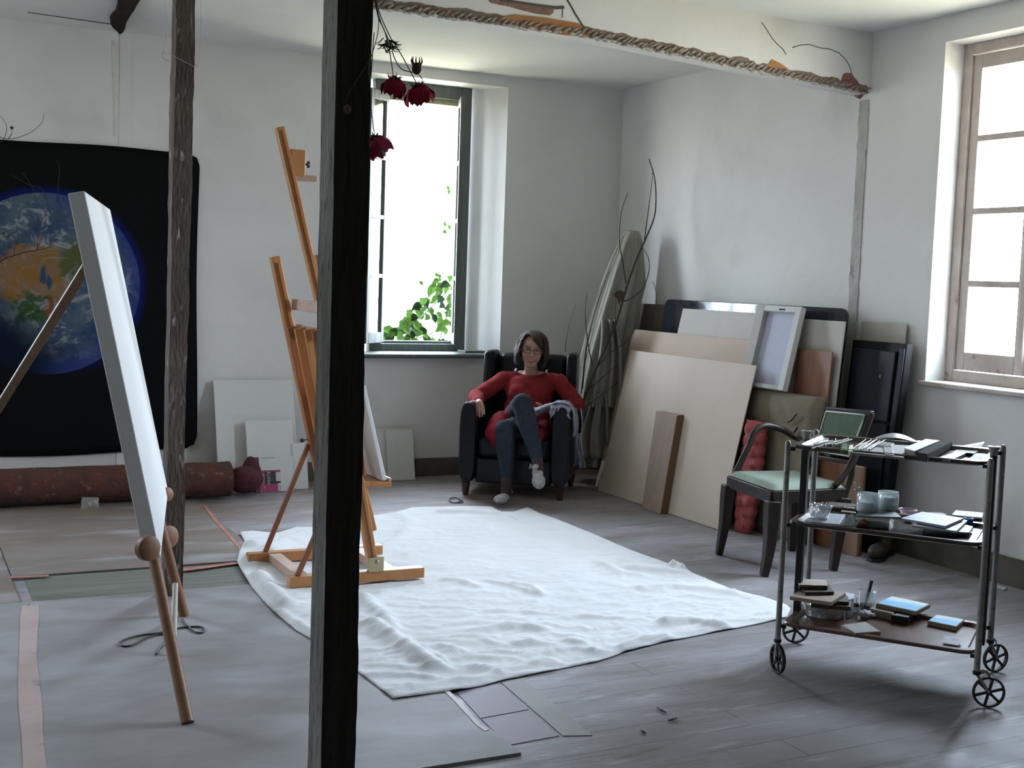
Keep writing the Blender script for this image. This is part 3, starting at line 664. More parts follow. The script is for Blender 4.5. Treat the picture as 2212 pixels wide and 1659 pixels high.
# rolled carpet and the bundle at its end
m_carpet = PM('dark_red_carpet', (.11, .035, .025), (.055, .025, .02), sc=9, rough=.95, bump=.5, bsc=80, c3=(.16, .09, .06), sc3=22, lo3=.6, hi3=.7)
mb = MB(); R0 = .118
def roll(u, v):
    a = 2*pi*u; x = -.9+2.84*v; r = R0*(1+.06*fbm((x*2.1, cos(a), sin(a)), 2.0, 2)); return V((x, 7.86+r*cos(a), .012+R0*1.0+r*sin(a)*.93-.002))
mb.grid(roll, 24, 60, closed=True); mb.f.append(tuple(range(24))[::-1]); k = 60*24; mb.f.append(tuple(range(k, k+24)))
o = mb.build('rolled_carpet', m_carpet, smooth=False, auto=60); tag(o, 'long dark red rolled carpet on the floor below the planet poster', 'carpet')
mb = MB(); mb.ell((2.065, 7.955, .100), (.112, .10, .0885), None, 26, 18).ell((2.115, 8.0, .16), (.055, .06, .085), None, 18, 12); 
for v in mb.v: v += V((1, .3, 0))*.022*fbm(v, 11, 3)
o = mb.build('cloth_bundle', PM('plum_cloth', (.10, .022, .035), (.06, .015, .02), sc=10, rough=.95, bump=.5, bsc=40), smooth=True); tag(o, 'plum coloured cloth bundle at the right end of the rolled carpet', 'bundle')
# little clear packet in front of the carpet
pk = thing('clear_packet', az(186, 1092), 'small clear packet with yellow bits on the floor before the rolled carpet', 'packet')
a, c = az(168, 1093), az(206, 1092); a.y = c.y = 7.69
MB().hexa([a+V((0, 0, .011)), c+V((0, 0, .011)), c+V((0, .03, .011)), a+V((0, .03, .011)), a+V((.005, 0, .075)), c+V((.0, 0, .07)), c+V((0, .03, .07)), a+V((.005, .03, .075))]).build('bag', GM('hazy_plastic', haze=.32, hc=(.6, .6, .55)), pk)
m_y = PM('yellow_bits', (.30, .24, .03), rough=.7); mb = MB()
for k in range(7): mb.ell(a.lerp(c, random.uniform(.45, .9))+V((0, .015, random.uniform(.02, .062))), random.uniform(.006, .013))
mb.build('contents', m_y, pk, smooth=True); mb = MB()
for k in range(4): mb.ell(a.lerp(c, random.uniform(.35, .85))+V((0, .014, random.uniform(.025, .055))), (.012, .008, .014))
mb.build('contents', m_wht, pk, smooth=True)

# twiggy branch hanging over the poster's left side
m_twig = PM('dark_bark', (.035, .028, .022), (.06, .045, .035), sc=20, rough=.9)
br = thing('dry_branch', (.2, 8.0, .011), 'fine dead ivy branch spreading across the left part of the planet poster', 'branch')
YT = 8.24
def tw(pts, r, root, Y=YT, name='twig', m=None):
    q = smoothpath([ay(x, y, Y+(.02*sin(i*2.1))) if len(p_) == 2 else V(p_) for i, p_ in enumerate(pts) for (x, y) in [p_[:2]]], 4)
    n = len(q); return MB().tube(q, [r*(1-.6*i/n) for i in range(n)], 5).build(name, m or m_twig, root, smooth=True)
tw([(-230, 1075), (-120, 760), (-40, 620), (0, 566), (28, 553), (55, 545), (80, 541), (108, 534)], .006, br, name='stem')
for pts in ([(80, 541), (82, 515), (90, 480), (98, 462), (104, 440), (90, 418)], [(80, 541), (100, 470), (80, 435), (70, 405), (48, 372)], [(108, 534), (109, 500), (113, 485), (120, 470), (132, 448), (126, 436), (122, 428)],
            [(-40, 560), (0, 517), (20, 508), (50, 492), (80, 478), (98, 466)], [(30, 553), (32, 535), (38, 518), (50, 500)], [(12, 560), (8, 540), (9, 522)], [(98, 462), (106, 470), (113, 485)], [(125, 436), (126, 400), (128, 365), (122, 345)], [(104, 445), (92, 410), (60, 398), (26, 378)],
            [(-60, 420), (-20, 330), (8, 300), (14, 272), (0, 250)], [(-60, 300), (-10, 292), (5, 298), (30, 299), (56, 291), (75, 280), (92, 262), (94, 244)], [(18, 299), (26, 288), (25, 276)], [(-100, 640), (-80, 480), (-60, 300)]):
    tw(pts, .0026, br)
def leaf(root, c, s_, m, A=(0, -1, 0), rot=0, name='leaf'):
    A = V(A).normalized(); X = A.orthogonal().normalized(); Y = A.cross(X); X, Y = X*cos(rot)+Y*sin(rot), -X*sin(rot)+Y*cos(rot)
    pr = [(0, -1), (.55, -.55), (1, .1), (.45, .25), (.1, 1), (-.35, .3), (-.9, .15), (-.6, -.5)]
    return MB().prism([V(c)+X*a*s_+Y*b_*s_ for a, b_ in pr], A*.0008).build(name, m, root)
m_ivy = PM('dark_ivy_leaf', (.03, .045, .035), rough=.7)
for (x, y, s_) in ((8, 504, .016), (18, 511, .014), (60, 508, .018), (22, 533, .013), (18, 533, .012), (38, 525, .016), (34, 519, .011), (26, 276, .014), (60, 440, .010)):
    leaf(br, ay(x, y, YT), s_, m_ivy, rot=x)

# ============================================================ large canvas on the three-legged easel (left)
m_easelw = PM('brown_beech', (.27, .13, .06), (.20, .09, .04), sc=5, rough=.5, stretch=(3, 3, .6))
m_easeld = PM('dark_brown_beech', (.14, .075, .035), (.10, .05, .025), sc=5, rough=.55, stretch=(3, 3, .6))
yaw, tilt = .212, .204; ED = V((sin(yaw), cos(yaw), 0)); EN = V((-ED.y, ED.x, 0)); EU = EN*sin(tilt)+V((0, 0, cos(tilt))); EF = ED.cross(EU).normalized()  # EF: face normal towards +x
if EF.x < 0: EF = -EF
CB = V((.800, 4.150, .497)); CW, CHt, CT = 1.27, 1.215, .052
q = [CB-EF*CT, CB+ED*CW-EF*CT, CB+ED*CW, CB]
ct = thing('stretched_canvas', CB, 'tall blank canvas seen nearly edge-on, leaning on the left easel', 'canvas')
MB().hexa(q+[p_+EU*CHt for p_ in q]).build('canvas_face', m_canvas, ct, bevel=.004)
q2 = [CB+EU*(CHt-.05)-EF*(CT+.055), CB+ED*.10+EU*(CHt-.05)-EF*(CT+.055), CB+ED*.10+EU*(CHt-.05)-EF*(CT+.001), CB+EU*(CHt-.05)-EF*(CT+.001)]
ez = thing('tripod_easel', (.95, 4.5, .01), 'brown three-legged easel holding the tall canvas at the left', 'easel')
def leg(p, q, r, name='leg', m=None, n=14): return MB().tube([p, V(p).lerp(V(q), .5), q], r, n).build(name, m or m_easelw, ez, smooth=False, auto=50)
def on_plane(x, y, off=0):   # a point just behind the canvas plane
    P0 = CB-EF*(CT+off); return ap(x, y, P0, EF)
Lt = on_plane(170, 405, .03)
n1 = V((.842, 3.905, .012)); n2 = V((1.094, 5.167, .012))
up1 = CB+ED*.06-EF*(CT+.028); up2 = CB+ED*1.03-EF*(CT+.028)
def leg_through(foot, mid, top_z, name, r=(.021, .019, .016), m=None):
    d = (mid-foot); k = (top_z-foot.z)/d.z; return leg(foot, foot+d*k, list(r), name, m), foot+d*k
_, t1 = leg_through(n1, on_plane(233, 720, .024), 1.40, 'leg')
_, t2 = leg_through(n2, CB+ED*.96+EU*.8-EF*(CT+.030), 1.35, 'leg')
rt = ay(188, 575, 4.75); rb = az(-190, 1180, .012)
MB().bar(rt, rb, .034, .026, up=(0, 1, 0)).build('rear_leg', m_easeld, ez, bevel=.004)
MB().bar(t1, t2, .05, .02).build('top_brace', m_easeld, ez, bevel=.003)
def knob(px_, py_, ref, r, L_):
    c = ap(px_, py_, ref, (sin(.35), cos(.35), 0)); d = EF*1.0
    return MB().lathe([(r*.6, -L_/2), (r, -L_/2+.006), (r, L_/2-.006), (r*.6, L_/2)], c, 18, (EF*.45-V((0, 1, 0))*.9)).build('support_peg', m_easelw, ez, smooth=False, auto=40)
knob(319, 1184, n1, .040, .034); knob(364, 1160, CB+ED*1.12, .048, .022); knob(361, 1068, CB+ED*1.12, .03, .018)
m_whitew = PM('pale_dowel', (.55, .52, .46), rough=.5)
rod = MB().tube([az(374, 1415, .010)+V((0, 0, .012)), ay(379, 1262, az(374, 1415).y+.22)], .011, 12).build('pale_rod', m_whitew, auto=50); tag(rod, 'pale wooden rod propped between the legs of the left easel', 'rod')
# black cord on the floor
m_cord = PM('black_cord', (.015, .017, .02), rough=.5)
cz = .0145
cd = [az(x, y, cz) for x, y in ((394, 1338), (402, 1348), (412, 1358), (425, 1366), (438, 1366), (441, 1358), (432, 1354), (412, 1354), (385, 1357), (345, 1367), (300, 1373), (265, 1383), (258, 1391), (270, 1396), (290, 1392), (320, 1376), (352, 1369), (362, 1374), (357, 1388), (345, 1400), (337, 1413))]
o = MB().tube(smoothpath(cd, 5), .0038, 6).build('cord', m_cord, smooth=True); tag(o, 'thin black cord looped on the floor beneath the left easel', 'cord')

# tape along the sheet joints
m_tpink = PM('worn_pink_tape', (.44, .31, .28), (.36, .29, .27), sc=6, rough=.7, c3=(.26, .13, .10), sc3=5, lo3=.6, hi3=.7)
m_tred = PM('peeling_red_tape', (.36, .10, .06), (.44, .24, .18), sc=8, rough=.7); m_twht = PM('whitish_tape', (.58, .52, .52), (.50, .45, .45), sc=6, rough=.6)
def strip(pts, wd, z, m, name, label, cat='tape'):
    q = [az(x, y, z) for x, y in pts]; mb = MB(); n = len(q)
    L_, R2 = [], []
    for i, p in enumerate(q):
        d = (q[min(i+1, n-1)]-q[max(i-1, 0)]); d.z = 0; d.normalize(); s_ = V((d.y, -d.x, 0))*wd*(1+.1*sin(i*1.7)); L_.append(p-s_/2); R2.append(p+s_/2)
    mb.prism([V((p.x, p.y, z)) for p in L_+R2[::-1]], (0, 0, .0012)); o = mb.build(name, m); tag(o, label, cat); return o
strip([(66, 1308), (64, 1330), (62, 1370), (60, 1420), (62, 1470), (66, 1530), (70, 1590), (74, 1640), (78, 1700)], .066, .0105, m_tpink, 'tape_strip', 'long worn pink tape down the left floor joint')
strip([(440, 1090), (455, 1110), (475, 1135), (498, 1160), (522, 1188)], .020, .0105, m_tred, 'tape_strip', 'thin red tape running from the carpet roll to the white cloth')
strip([(392, 1232), (430, 1227), (480, 1220), (530, 1214)], .045, .0105, m_tred, 'tape_strip', 'crumpled red tape between the thin post and the white cloth')
strip([(18, 1248), (55, 1246), (105, 1243)], .030, .0105, m_tred, 'tape_strip', 'scrap of red tape at the left end of the bare planks')
strip([(966, 1494), (985, 1512), (1010, 1540), (1035, 1567), (1052, 1578)], .017, .0105, m_twht, 'tape_strip', 'whitish tape on the sheet edge beside the mauve floor boards')
# charcoal crumbs on the floor
for (x, y, x2, y2, lab) in ((1419, 1528, 1439, 1539, 'upper'), (1443, 1556, 1462, 1551, 'middle'), (1384, 1577, 1395, 1584, 'lower')):
    o = MB().tube([az(x, y, .005), az((x+x2)/2, (y+y2)/2+.6, .006), az(x2, y2, .005)], [.002, .004, .0025], 6).build('charcoal_crumb', m_cord); tag(o, f'{lab} black charcoal crumb on the bare floor in the foreground', 'crumb', 'charcoal crumbs on the floor')
o = MB().prism([az(x, y, .003) for x, y in ((2141, 1266), (2152, 1264), (2176, 1271), (2168, 1275))], (0, 0, .003)).build('paper_scrap', m_wht); tag(o, 'small scrap of paper on the floor under the right window', 'paper')

# ============================================================ white drop cloth on the floor
m_sheetc = PM('white_cotton_sheet', (.72, .725, .74), (.67, .675, .69), sc=4, rough=.95, bump=.12, bsc=90, spec=.15, c3=(.60, .59, .57), sc3=2, lo3=.62, hi3=.8, bdist=.004)
eA = [(850, 1510), (900, 1503), (960, 1494), (1000, 1487), (1038, 1478), (1100, 1462), (1178, 1447), (1240, 1434), (1294, 1424), (1345, 1406), (1428, 1384), (1500, 1370), (1549, 1360), (1580, 1355), (1640, 1343), (1700, 1330)]
eB = [(1700, 1330), (1708, 1312), (1699, 1303), (1640, 1284), (1580, 1270), (1500, 1236), (1470, 1222), (1440, 1213), (1380, 1192), (1330, 1172), (1290, 1154), (1250, 1138), (1200, 1118), (1165, 1106), (1140, 1093)]
eC = [(518, 1150), (545, 1146), (600, 1148), (640, 1136), (690, 1136), (760, 1122), (800, 1112), (850, 1105), (890, 1094), (960, 1092), (1000, 1091), (1060, 1092), (1080, 1103), (1110, 1103), (1140, 1093)]
eD = [(850, 1510), (775, 1452), (740, 1425), (700, 1397), (640, 1362), (600, 1330), (575, 1305), (545, 1270), (530, 1245), (512, 1215), (517, 1190), (528, 1170), (518, 1150)]
g2 = lambda L_: [az(x, y, .012) for x, y in L_]
eA, eB, eC, eD = map(g2, (eA, eB, eC, eD))
def coons(u, v):   # u along A, v along B/D
    a, c = on_poly(eA, u), on_poly(eC, u); d, b = on_poly(eD, v), on_poly(eB, v)
    p00, p10, p01, p11 = eA[0], eA[-1], eC[0], eC[-1]
    return a*(1-v)+c*v+d*(1-u)+b*u-(p00*(1-u)*(1-v)+p10*u*(1-v)+p01*(1-u)*v+p11*u*v)
folds = []   # long soft folds: polyline on the floor, height, half-width
for pts, h, wd in ([(808, 1350), (840, 1375), (890, 1410), (935, 1440)], .034, .045), ([(785, 1290), (800, 1310), (830, 1330), (850, 1360)], .026, .04), ([(838, 1358), (880, 1382), (930, 1410), (962, 1430)], .012, .018), \
    ([(1030, 1362), (1075, 1353), (1120, 1350), (1170, 1358)], .018, .035), ([(1115, 1388), (1150, 1385), (1195, 1392)], .012, .03), ([(1060, 1255), (1100, 1262), (1125, 1270), (1160, 1282)], .014, .028), ([(1110, 1262), (1145, 1268), (1165, 1282)], .022, .03), \
    ([(965, 1250), (1000, 1255), (1030, 1266)], .012, .03), ([(880, 1195), (920, 1188), (975, 1178)], .010, .04), ([(920, 1400), (950, 1396), (990, 1404)], .014, .03), ([(1360, 1228), (1400, 1232), (1450, 1236), (1475, 1238)], .026, .04), ([(1300, 1215), (1340, 1236), (1380, 1240)], .014, .035), \
    ([(1390, 1272), (1450, 1267), (1520, 1272), (1580, 1280)], .018, .04), ([(1440, 1345), (1490, 1342), (1530, 1350), (1562, 1352)], .030, .035), ([(1350, 1400), (1390, 1384), (1440, 1378)], .020, .03), ([(1250, 1400), (1290, 1410), (1240, 1385)], .015, .035), \
    ([(860, 1110), (890, 1125), (870, 1160), (820, 1185)], .014, .05), ([(540, 1215), (575, 1200), (620, 1175), (660, 1160), (690, 1150)], .045, .06), ([(560, 1245), (580, 1270), (620, 1310)], .03, .04), ([(545, 1180), (580, 1170), (640, 1160)], .03, .05), ([(600, 1325), (650, 1355), (700, 1385)], .015, .03), \
    ([(1455, 1222), (1470, 1224), (1476, 1230)], .04, .03), ([(870, 1445), (920, 1440), (980, 1450), (1040, 1440)], .012, .03), ([(1000, 1470), (1080, 1450), (1180, 1425)], .010, .02), ([(950, 1105), (1010, 1105), (1070, 1110)], .020, .03), ([(840, 1305), (960, 1312), (1080, 1318), (1200, 1325), (1400, 1340)], .007, .014):
    folds.append(([az(x, y, .012) for x, y in pts], h, wd))
def seg_d(p, a, b):
    d = b-a; t = max(0, min(1, (p-a).dot(d)/max(1e-9, d.length_squared))); return (p-a-d*t).length
NU, NV = 190, 190
def cloth(u, v):
    p = coons(u, v); base = .0125 if p.x < 1.76 else .004+.0085*max(0, 1-(p.x-1.76)/.12)
    q = V((p.x, p.y, 0)); h = 0
    for pts, hh, wd in folds:
        if abs(q.x-pts[len(pts)//2].x) > 1.1 or abs(q.y-pts[len(pts)//2].y) > 1.1: continue
        d = min(seg_d(q, V((a.x, a.y, 0)), V((b.x, b.y, 0))) for a, b in zip(pts, pts[1:])); h = max(h, hh*math.exp(-(d/wd)**2))
    r = MN.noise(q*2.2+V((5, 0, 0))); n1_ = 1-abs(fbm((q.x*2.0, q.y*5.0, 2), 1.6, 4)); n2_ = fbm((q.x*5, q.y*9, 5), 1.8, 3)
    near = max(0, min(1, (5.6-q.y)/1.6))
    h += .011*max(0, n1_-.72)*3*(.45+.8*near)+.0030*n2_*(.5+near)+.002
    e_ = min(u, 1-u, v, 1-v); k = min(1, e_/.015)
    return V((p.x, p.y, base+max(0, h)*(.25+.75*k)))
mb = MB().grid(cloth, NU, NV)
o = mb.build('drop_cloth', m_sheetc, smooth=True, solid=.0025); tag(o, 'big wrinkled white cotton drop cloth spread over the floor', 'cloth')

# ============================================================ tall H-frame easel behind the near post
m_oak = PM('orange_varnished_beech', (.50, .235, .085), (.40, .17, .055), sc=4, rough=.38, stretch=(2, 2, .5), c3=(.30, .12, .04), sc3=3, lo3=.6, hi3=.75)
m_oakl = PM('pale_dusty_beech', (.46, .31, .24), (.38, .25, .18), sc=6, rough=.5)
m_oakd = PM('red_brown_beech', (.26, .09, .035), (.20, .065, .025), sc=5, rough=.35)
m_brass = PM('brass_plate', (.42, .36, .22), rough=.35, metal=.8)
he = thing('studio_easel', (1.93, 5.72, .02), 'tall orange wooden studio easel mostly hidden behind the near post', 'easel')
YA, YC, YM = 5.46, 5.985, 5.72; zf = .018
def foot(Y, xa, xb): return MB().box((xa, Y-.028, zf), (xb, Y+.028, zf+.050)).build('foot', m_oak, he, bevel=.004)
foot(YA, 1.625, 2.285); foot(YC, 1.57, 2.27)
for xx in (1.70, 2.13): MB().box((xx-.03, YA+.028, zf+.004), (xx+.03, YC-.028, zf+.046)).build('cross_rail', m_oakl, he, bevel=.003)
def upright(Y, x0, z0, x1, z1):
    d = V((x1-x0, 0, z1-z0)).normalized(); mb = MB().bar((x0, Y, z0), (x1, Y, z1), .050, .046, up=(1, 0, 0))
    # slot along the front edge
    o = mb.build('upright', m_oak, he, bevel=.006, seg=3); MB().bar(V((x0, Y-.0262, z0))+d*.05, V((x1, Y-.0262, z1))-d*.03, .006, .010, up=(0, 1, 0)).build('slot', m_oakd, he); return o
upright(YA, 2.035, zf+.055, 1.735, 1.535); upright(YC, 2.02, zf+.055, 1.68, 1.525)
# darker lower part of the frame: the sliding panel that carries the canvas tray
def ux(z, Y): 
    x0, x1, za, zb_ = (2.035, 1.735, .07, 1.535) if Y < 5.7 else (2.02, 1.68, .07, 1.525)
    return x0+(x1-x0)*(z-za)/(zb_-za)
for yy in (YM-.150, YM-.060, YM+.060, YM+.150):
    f_ = (yy-YA)/(YC-YA); xl = lambda z: ux(z, YA)*(1-f_)+ux(z, YC)*f_
    MB().bar((xl(.56)-.026, yy, .56), (xl(1.19)-.026, yy, 1.19), .020, .056, up=(1, 0, 0)).build('guide_slat', m_oakd if abs(yy-YM) > .1 else m_oak, he, bevel=.004)
MB().box((ux(.60, YA)-.05, YA+.03, .575), (ux(.60, YA)-.030, YC-.03, .625)).build('cross_rail', m_oakd, he, bevel=.003)
for Y in (YA, YC): MB().bar((ux(.52, Y)+.03, Y, .52), (ux(1.17, Y)+.03, Y, 1.17), .052, .03, up=(1, 0, 0)).build('side_slide', m_oakd, he, bevel=.012, seg=3)
def mx_(z): return 2.12+(1.617-2.12)*(z-.12)/(2.116-.12)
mb = MB().bar((mx_(.20)+.02, YM, .20), (mx_(2.116), YM, 2.116), .046, .040, up=(1, 0, 0)); mb.build('mast', m_oak, he, bevel=.006, seg=3)
MB().bar((mx_(.55)+.012, YM-.0235, .55), (mx_(2.10), YM-.0235, 2.10), .004, .012, up=(0, 1, 0)).build('mast_groove', m_oakd, he)
for z, m in ((1.295, m_oakl), (1.172, m_oakl)):
    x = (ux(z, YA)+ux(z, YC))/2+.028; MB().box((x-.012, YA-.028, z-.027), (x+.012, YC+.028, z+.027)).build('cross_rail', m, he, bevel=.003)
x = mx_(1.93); MB().box((x+.004, YM-.022, 1.895), (x+.075, YM+.022, 2.02)).build('clamp_block', m_oak, he, bevel=.004)
MB().box((x+.008, YM-.02, 1.878), (x+.135, YM+.02, 1.905)).build('clamp_lip', m_oakl, he, bevel=.003)
MB().lathe([(.004, 0), (.004, .012), (.016, .014), (.017, .022), (.012, .028)], (x+.074, YM, 1.955), 16, (1, -.3, 0)).build('clamp_knob', m_cord, he, smooth=False, auto=40)
for Y, xa in ((YA, 1.665), (YC, 1.66)): MB().bar((xa, Y+.0, zf+.048), (ux(.62, Y)-.02, Y+.0, .60), .022, .022, up=(1, 0, 0)).build('rear_strut', m_oakd, he, bevel=.003)
MB().lathe([(.003, 0), (.003, .05), (.010, .052), (.010, .066)], (ux(.62, YC)-.02, YC-.0, .625), 12, (-.6, -.5, 0)).build('knob', m_cord, he, auto=40)
MB().box((2.0, YA-.033, zf+.048), (2.075, YA-.0285, zf+.118)).build('hinge_plate', m_brass, he, bevel=.002)
MB().ell((2.04, YA-.035, zf+.095), (.010, .006, .010)).build('bolt', m_brass, he, smooth=True)
MB().box((2.04, YM-.17, .445), (2.15, YM+.17, .470)).build('canvas_tray', m_oak, he, bevel=.004)
MB().box((2.135, YM-.17, .471), (2.15, YM+.17, .487)).build('tray_lip', m_oakl, he, bevel=.003)
P_ = [V((2.108, YM-.16, .472)), V((2.130, YM-.16, .472)), V((2.130, YM+.10, .472)), V((2.108, YM+.10, .472))]; up2_ = V((-.120, 0, .46))
o = MB().hexa(P_+[p_+up2_ for p_ in P_]).build('blank_canvas', m_canvas, bevel=.003); tag(o, 'white canvas on the studio easel tray, a sliver showing right of the near post', 'canvas')

# ============================================================ black leather armchair
AU = V((.81, -.586, 0)).normalized(); AB = V((-AU.y, AU.x, 0)); A0 = V((3.688, 7.377, 0))
def L(s, t, z): return A0+AU*s+AB*t+V((0, 0, z))
m_leather = PM('black_leather', (.010, .012, .015), (.007, .008, .010), sc=9, rough=.30, spec=.16, bump=.2, bsc=55, bdist=.004)
m_legw = PM('dark_brown_turned_wood', (.07, .025, .02), (.045, .018, .014), sc=8, rough=.4)
ac = thing('armchair', L(.03, .33, 0), 'black leather armchair with wooden feet under the window', 'armchair')
def lbox(name, s0, s1, t0, t1, z0, z1, m, bev=.02, seg=4, lean=0):
    pts = [L(s0, t0, z0), L(s1, t0, z0), L(s1, t1, z0), L(s0, t1, z0), L(s0, t0+lean, z1), L(s1, t0+lean, z1), L(s1, t1+lean, z1), L(s0, t1+lean, z1)]
    return MB().hexa(pts).build(name, m, ac, bevel=bev, seg=seg)
def arm(s0, s1):
    # rounded top and front edge, seen end-on like a long loaf
    def fn(u, v):
        a = 2*pi*u; w_ = (s1-s0)/2; c_, s_ = cos(a), sin(a); n_ = 3.6
        x = w_*abs(c_)**(2/n_)*(1 if c_ > 0 else -1); z = .262*abs(s_)**(2/n_)*(1 if s_ > 0 else -1)
        e_ = min(1, (v/.07)) ; k = (.80+.20*math.sqrt(max(0, 1-(1-e_)**2)))
        return L((s0+s1)/2+x*k, -.005+.70*v, .355+z*(.94+.06*k)+(0 if z < 0 else .012*(1-v)))
    mb = MB().grid(fn, 32, 26, closed=True); mb.f.append(tuple(range(32))[::-1]); k = 26*32; mb.f.append(tuple(range(k, k+32)))
    return mb.build('armrest', m_leather, ac, smooth=False, auto=50)
arm(-.350, -.226); arm(.272, .400)
lbox('front_panel', -.232, .278, .03, .10, .090, .255, m_leather, .012)
lbox('seat_frame', -.24, .285, .10, .66, .10, .25, m_leather, .01)
lbox('seat_cushion', -.226, .272, .015, .60, .258, .402, m_leather, .045, 6)
lbox('backrest', -.235, .325, .56, .66, .24, .925, m_leather, .04, 5, lean=.075)
lbox('headrest', -.195, .285, .535, .62, .70, .935, m_leather, .045, 6, lean=.07)
def wing(s0, s1, z0=.50):
    return lbox('wing', s0, s1, .44, .67, z0, .953, m_leather, .030, 5, lean=.05)
wing(-.287, -.205); wing(.298, .372)
for s_, t_ in ((-.296, .035), (.345, .035), (-.296, .64), (.345, .64)):
    zb_ = .0 
    MB().lathe([(.018, 0), (.022, .02), (.030, .088)], L(s_, t_, zb_+.001), 14).build('leg', m_legw, ac, auto=40)

# ============================================================ person seated in the armchair
m_skin = PM('skin', (.40, .235, .175), (.36, .195, .145), sc=12, rough=.55, bump=.05, bsc=90)
m_knit = PM('brick_red_knit', (.225, .026, .028), (.175, .02, .023), sc=22, rough=.95, spec=.1, bump=.5, bsc=160, bdist=.004)
m_skirt = PM('deep_red_cloth', (.22, .018, .028), (.16, .014, .022), sc=10, rough=.95, spec=.1)
m_legg = PM('slate_blue_leggings', (.030, .038, .052), (.022, .029, .041), sc=30, rough=.95, spec=.15, bump=.1, bsc=120)
m_sock = PM('dark_brown_socks', (.04, .026, .026), (.028, .02, .02), sc=40, rough=.95)
m_slip = PM('grey_knit_slippers', (.42, .41, .40), (.20, .20, .21), sc=70, rough=.95, bump=.5, bsc=120, detail=2)
m_hair = PM('brown_grey_hair', (.055, .038, .027), (.03, .02, .015), sc=9, rough=.55, spec=.25, stretch=(7, 7, 1), bump=.5, bsc=40, detail=8)
m_lip = PM('lips', (.33, .10, .09), rough=.5); m_eyew = PM('eye_white', (.34, .31, .28), rough=.5, spec=.2); m_iris = PM('dark_iris', (.02, .016, .013), rough=.4, spec=.3); m_brow = PM('eyebrows', (.06, .045, .035), rough=.9)
pe = thing('person', L(.05, .30, .40), 'woman in a red sweater and dark leggings sitting cross-legged in the armchair', 'person')
HC = L(.076, .355, .978)                      # head centre
FD = (V((0, 0, 1.40))-HC).normalized(); FD = (FD+V((0, 0, -.16))).normalized()      # face looks towards the viewer, chin slightly down
HU0 = V((0, 0, 1)); HR = FD.cross(HU0).normalized()*-1   # image right
HR = HR if HR.dot(AU) > 0 else -HR
HUp = HR.cross(FD).normalized(); HUp = HUp if HUp.z > 0 else -HUp
ro = Matrix.Rotation(R_(-6), 3, FD); HR, HUp = ro@HR, ro@HUp
HM = Matrix((HR, FD, HUp)).transposed()       # local x right, y forward, z up
def H(x, y, z): return HC+(HR*x*1.07+FD*y*1.03+HUp*z*1.03)
mb = MB()
# skull, face, jaw, chin, nose, cheeks, ears
mb.ell(H(0, -.012, .022), (.080, .088, .088), HM, 28, 18).ell(H(0, .022, -.022), (.067, .060, .082), HM, 24, 16).ell(H(0, .040, -.088), (.043, .034, .030), HM).ell(H(0, .02, -.062), (.058, .05, .036), HM)
mb.ell(H(0, .050, .035), (.058, .034, .042), HM)
mb.cap(H(0, .082, .006), H(0, .100, -.026), .0085, .0125).ell(H(-.009, .092, -.030), (.007, .008, .006), HM).ell(H(.009, .092, -.030), (.007, .008, .006), HM)
for s_ in (-1, 1):
    mb.ell(H(s_*.038, .056, -.026), (.025, .022, .024), HM).ell(H(s_*.027, .070, .024), (.022, .014, .008), HM); mb.ell(H(s_*.079, -.006, -.004), (.008, .018, .030), HM)
mb.ell(H(0, .077, -.060), (.026, .015, .016), HM)
# neck, collar, shoulders, chest
nb = L(.062, .435, .800)
mb.cap(H(0, -.030, -.055), nb, .043, .047).cap(L(-.100, .46, .765), L(.225, .46, .765), .038, .038).cap(L(-.01, .44, .788), L(.135, .44, .788), .038, .038)
mb.ell(L(.062, .45, .68), (.14, .09, .15)).cap(L(.062, .46, .62), L(.052, .42, .50), .11, .13)
# arms
rs, re, rw = L(-.130, .44, .765), L(-.302, .335, .632), L(-.236, .085, .615)
ls, le, lw = L(.262, .44, .765), L(.405, .335, .618), L(.235, .185, .590)
for a, b_, c_ in ((rs, re, rw), (ls, le, lw)): mb.cap(a, b_, .044, .036).cap(b_, c_, .036, .024)
# legs under the clothes
rh, rk, ra = L(-.045, .36, .475), L(.078, -.02, .640), L(.225, -.215, .285)
lh, lk, la = L(.140, .36, .465), L(-.018, -.085, .470), L(.018, -.165, .115)
mb.cap(rh, rk, .072, .050).cap(rk, ra, .046, .030).cap(lh, lk, .072, .048).cap(lk, la, .046, .030)
mb.cap(la, L(.020, -.22, .050), .030, .028).cap(ra, L(.238, -.27, .235), .030, .028)
# right hand (at the left armrest): palm over the inner edge, five fingers hanging
def hand(mb, wr, palm, dirn, side, nrm_, ln=(.070, .078, .074, .060), curl=.9, th_dir=None):
    D_, S_, N_ = V(dirn).normalized(), V(side).normalized(), V(nrm_).normalized()
    mb.cap(wr, palm, .022, .022).ell(palm, (.033, .036, .017), Matrix((S_, D_, N_)).transposed()).cap(palm-S_*.018+D_*.01, palm+S_*.018+D_*.01, .015, .015)
    for k, (o_, l_) in enumerate(zip((-.030, -.010, .010, .029), ln)):
        b0 = palm+S_*o_+D_*.022; d1 = (D_+S_*o_*2.2).normalized(); a1 = b0+d1*l_*.42
        d2 = (d1*cos(curl*.5)-N_*sin(curl*.5)); a2 = a1+d2*l_*.33; d3 = (d1*cos(curl)-N_*sin(curl)); a3 = a2+d3*l_*.25
        r_ = .0080 if k < 3 else .0070
        mb.cap(b0, a1, r_*1.08, r_, 10).cap(a1, a2, r_, r_*.9, 10).cap(a2, a3, r_*.9, r_*.78, 10)
    td = V(th_dir).normalized(); t0 = palm-S_*.024-D_*.012; mb.cap(t0, t0+td*.028, .0115, .010, 10).cap(t0+td*.028, t0+td*.028+(td+D_*.7).normalized()*.026, .010, .0085, 10)
